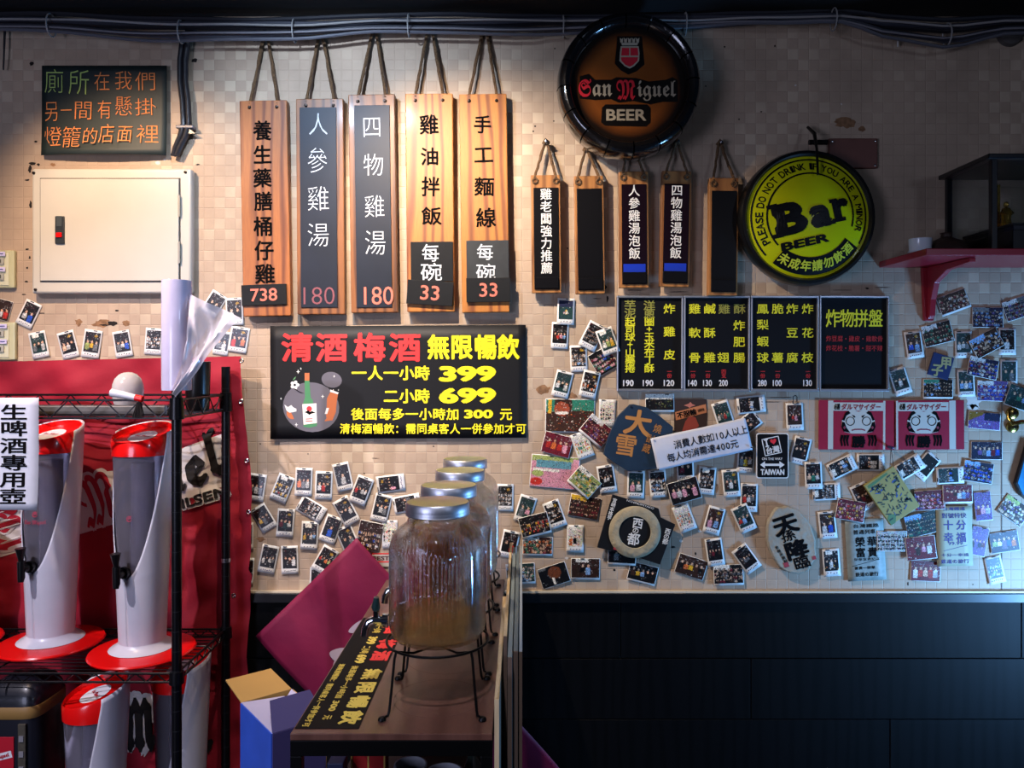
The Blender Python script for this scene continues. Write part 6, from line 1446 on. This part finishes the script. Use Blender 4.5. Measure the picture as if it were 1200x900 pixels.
for x in (-.034, .0, .033): M().box(x-.0015, x+.0015, -.0208, -.0201, .001, .104).build('gold_stripe', mat('carton_gold', '#b08a48', .4), Cn)
Cn2 = thing('blue_carton', 'dark blue carton standing left of the red carton under the table', 'carton', (-.373, -.84, .6006))
M().box(-.016, .016, -.02, .02, 0, .10).build('carton_body', mat('carton_navy', '#1a2142', .5), Cn2, bevel=.002); M().box(-.016, .016, -.0206, -.0201, .07, .074).build('gold_stripe', mat('carton_gold', '#b08a48', .4), Cn2)
Gb = thing('glass_bottle', 'small dark glass bottle at the right under the table', 'bottle', (-.105, -.78, .6006))
M().lathe([(.0002, 0), (.018, 0), (.019, .004), (.019, .055), (.010, .072), (.009, .095), (.007, .096), (.0002, .09)], 24).build('bottle_body', mat('dark_glass', '#1c2420', .08, coat=.5), Gb, smooth=True)
M().lathe([(.0100, .0965), (.0100, .104), (.0002, .105)], 16).build('bottle_cap', BLACKP, Gb, smooth=True)

# ---------------------------------------------------------------- boards leaning at the table's right side
for i, (x, y0_, y1_, zt_, c, lab, th) in enumerate(((-.0435, -1.08, -.50, .925, 'edge', 'pale-edged plywood sheet nearest the table, standing lowest in front', .008),
        (-.0335, -.88, -.09, .962, 'edge', 'long plywood sheet with pale top edge reaching back to the wall', .007),
        (-.0230, -.97, -.12, .955, '#6f7c80', 'grey-green laminated sheet, third in the stack beside the table', .0085),
        (-.0125, -.94, -.10, .955, '#56636a', 'grey sheet, fourth in the stack beside the table', .0085),
        (-.0030, -.93, -.08, .950, '#8794a0', 'blue-grey outermost sheet of the stack beside the table', .006))):
    B_ = thing('sheet_panel', lab, 'board', (x, (y0_+y1_)/2, 0), group='sheets stacked beside the table'); hy = (y1_-y0_)/2
    fm_ = mat('sheet_face_%s' % ('tan', 'light_grey', 'green_grey', 'grey', 'blue_grey')[i], ('#8a8276', '#7f8a8c', '#6f7c80', '#56636a', '#8794a0')[i], .5, var=.12, vscale=6)
    M().box(-th/2, th/2, -hy, hy, .001, zt_-.004).build('panel_sheet', fm_, B_, bevel=.0006)
    M().box(-th/2, th/2, -hy, hy, zt_-.0038, zt_).build('top_edge', EDGE if c == 'edge' else fm_, B_, bevel=.0004)
    M().box(-th/2, th/2, -hy-.0035, -hy-.0002, .001, zt_).build('front_edge', EDGE if i == 0 else mat('edge_brown', '#5a4a40', .6), B_)
# ---------------------------------------------------------------- cardboard box
A = Vector((-.552, -(D-1.706), 0)); Bl = Vector((-.676, -(D-1.86), 0)); u_ = (Bl-A).normalized(); v_ = Vector((-u_.y, u_.x, 0)); v_ = v_ if v_.y > 0 else -v_
wl = (Bl-A).length; wr = .125; hz = .68
bxo = thing('cardboard_box', 'open carton with blue and violet sides and tan flap left of the table', 'box', A)
def q3(p): return tuple(p)
def wall_(name, p, q, m, t_=.003, z0_=.001, z1_=hz):
    mb = M(); n_ = Vector((-(q-p).y, (q-p).x, 0)).normalized()*t_
    vs = [p, q, q+n_, p+n_]; mb.v = [(a.x, a.y, z0_) for a in vs]+[(a.x, a.y, z1_) for a in vs]; mb.f = [(0, 3, 2, 1), (4, 5, 6, 7), (0, 1, 5, 4), (1, 2, 6, 5), (2, 3, 7, 6), (3, 0, 4, 7)]
    return mb.build(name, m, bxo)
o_ = Vector((0, 0, 0)); Lp = u_*wl; Rp = v_*wr; Bk = Lp+Rp
BLU = mat('box_blue', '#2c55c0', .5, coat=.15, var=.3, vscale=7); VIO = mat('box_violet', '#3b3560', .5); TAN = mat('box_tan', '#b08a4c', .6, var=.1); LIL = mat('box_lilac', '#b6b0c8', .5, var=.1)
fr = wall_('blue_side', o_, Lp, BLU); fr2 = wall_('violet_side', Rp, o_, VIO); wall_('tan_inside', Lp, Bk, TAN); wall_('tan_inside', Bk, Rp, TAN)
def flap(name, a, b, dirv, rise, ln, m, sk=.015):
    d_ = dirv.normalized()*ln; t = (b-a).normalized()*sk; mb = M()
    vs = [Vector((a.x, a.y, hz)), Vector((b.x, b.y, hz)), Vector((b.x, b.y, hz))+d_-t+Vector((0, 0, rise)), Vector((a.x, a.y, hz))+d_+t+Vector((0, 0, rise))]
    mb.v = [q3(x) for x in vs]; mb.f = [(0, 1, 2, 3)]; return mb.build(name, m, bxo, thick=.003)
flap('tan_flap', Lp, Bk, u_, .012, .13, TAN, .004)
fl_ = flap('lilac_flap', o_+Vector((0, 0, 0)), Lp, v_, -.006, .10, LIL)
flap('violet_flap', o_, Rp, -u_*-.55+Vector((0, 0, 0)), .05, .055, VIO)
flap('lilac_back_flap', Bk, Rp, v_*-1, -.012, .02, LIL)
L = Letters('stamp', mat('print_navy', '#1c2450', .5), fr, 0, warp=lambda X, Z: ((u_*(wl*.5-X)-v_*.0008).x, (u_*(wl*.5-X)-v_*.0008).y, Z)); L.fit('〇', -.055*-1+.0, .625, .03, .03, 0)
fill_text()
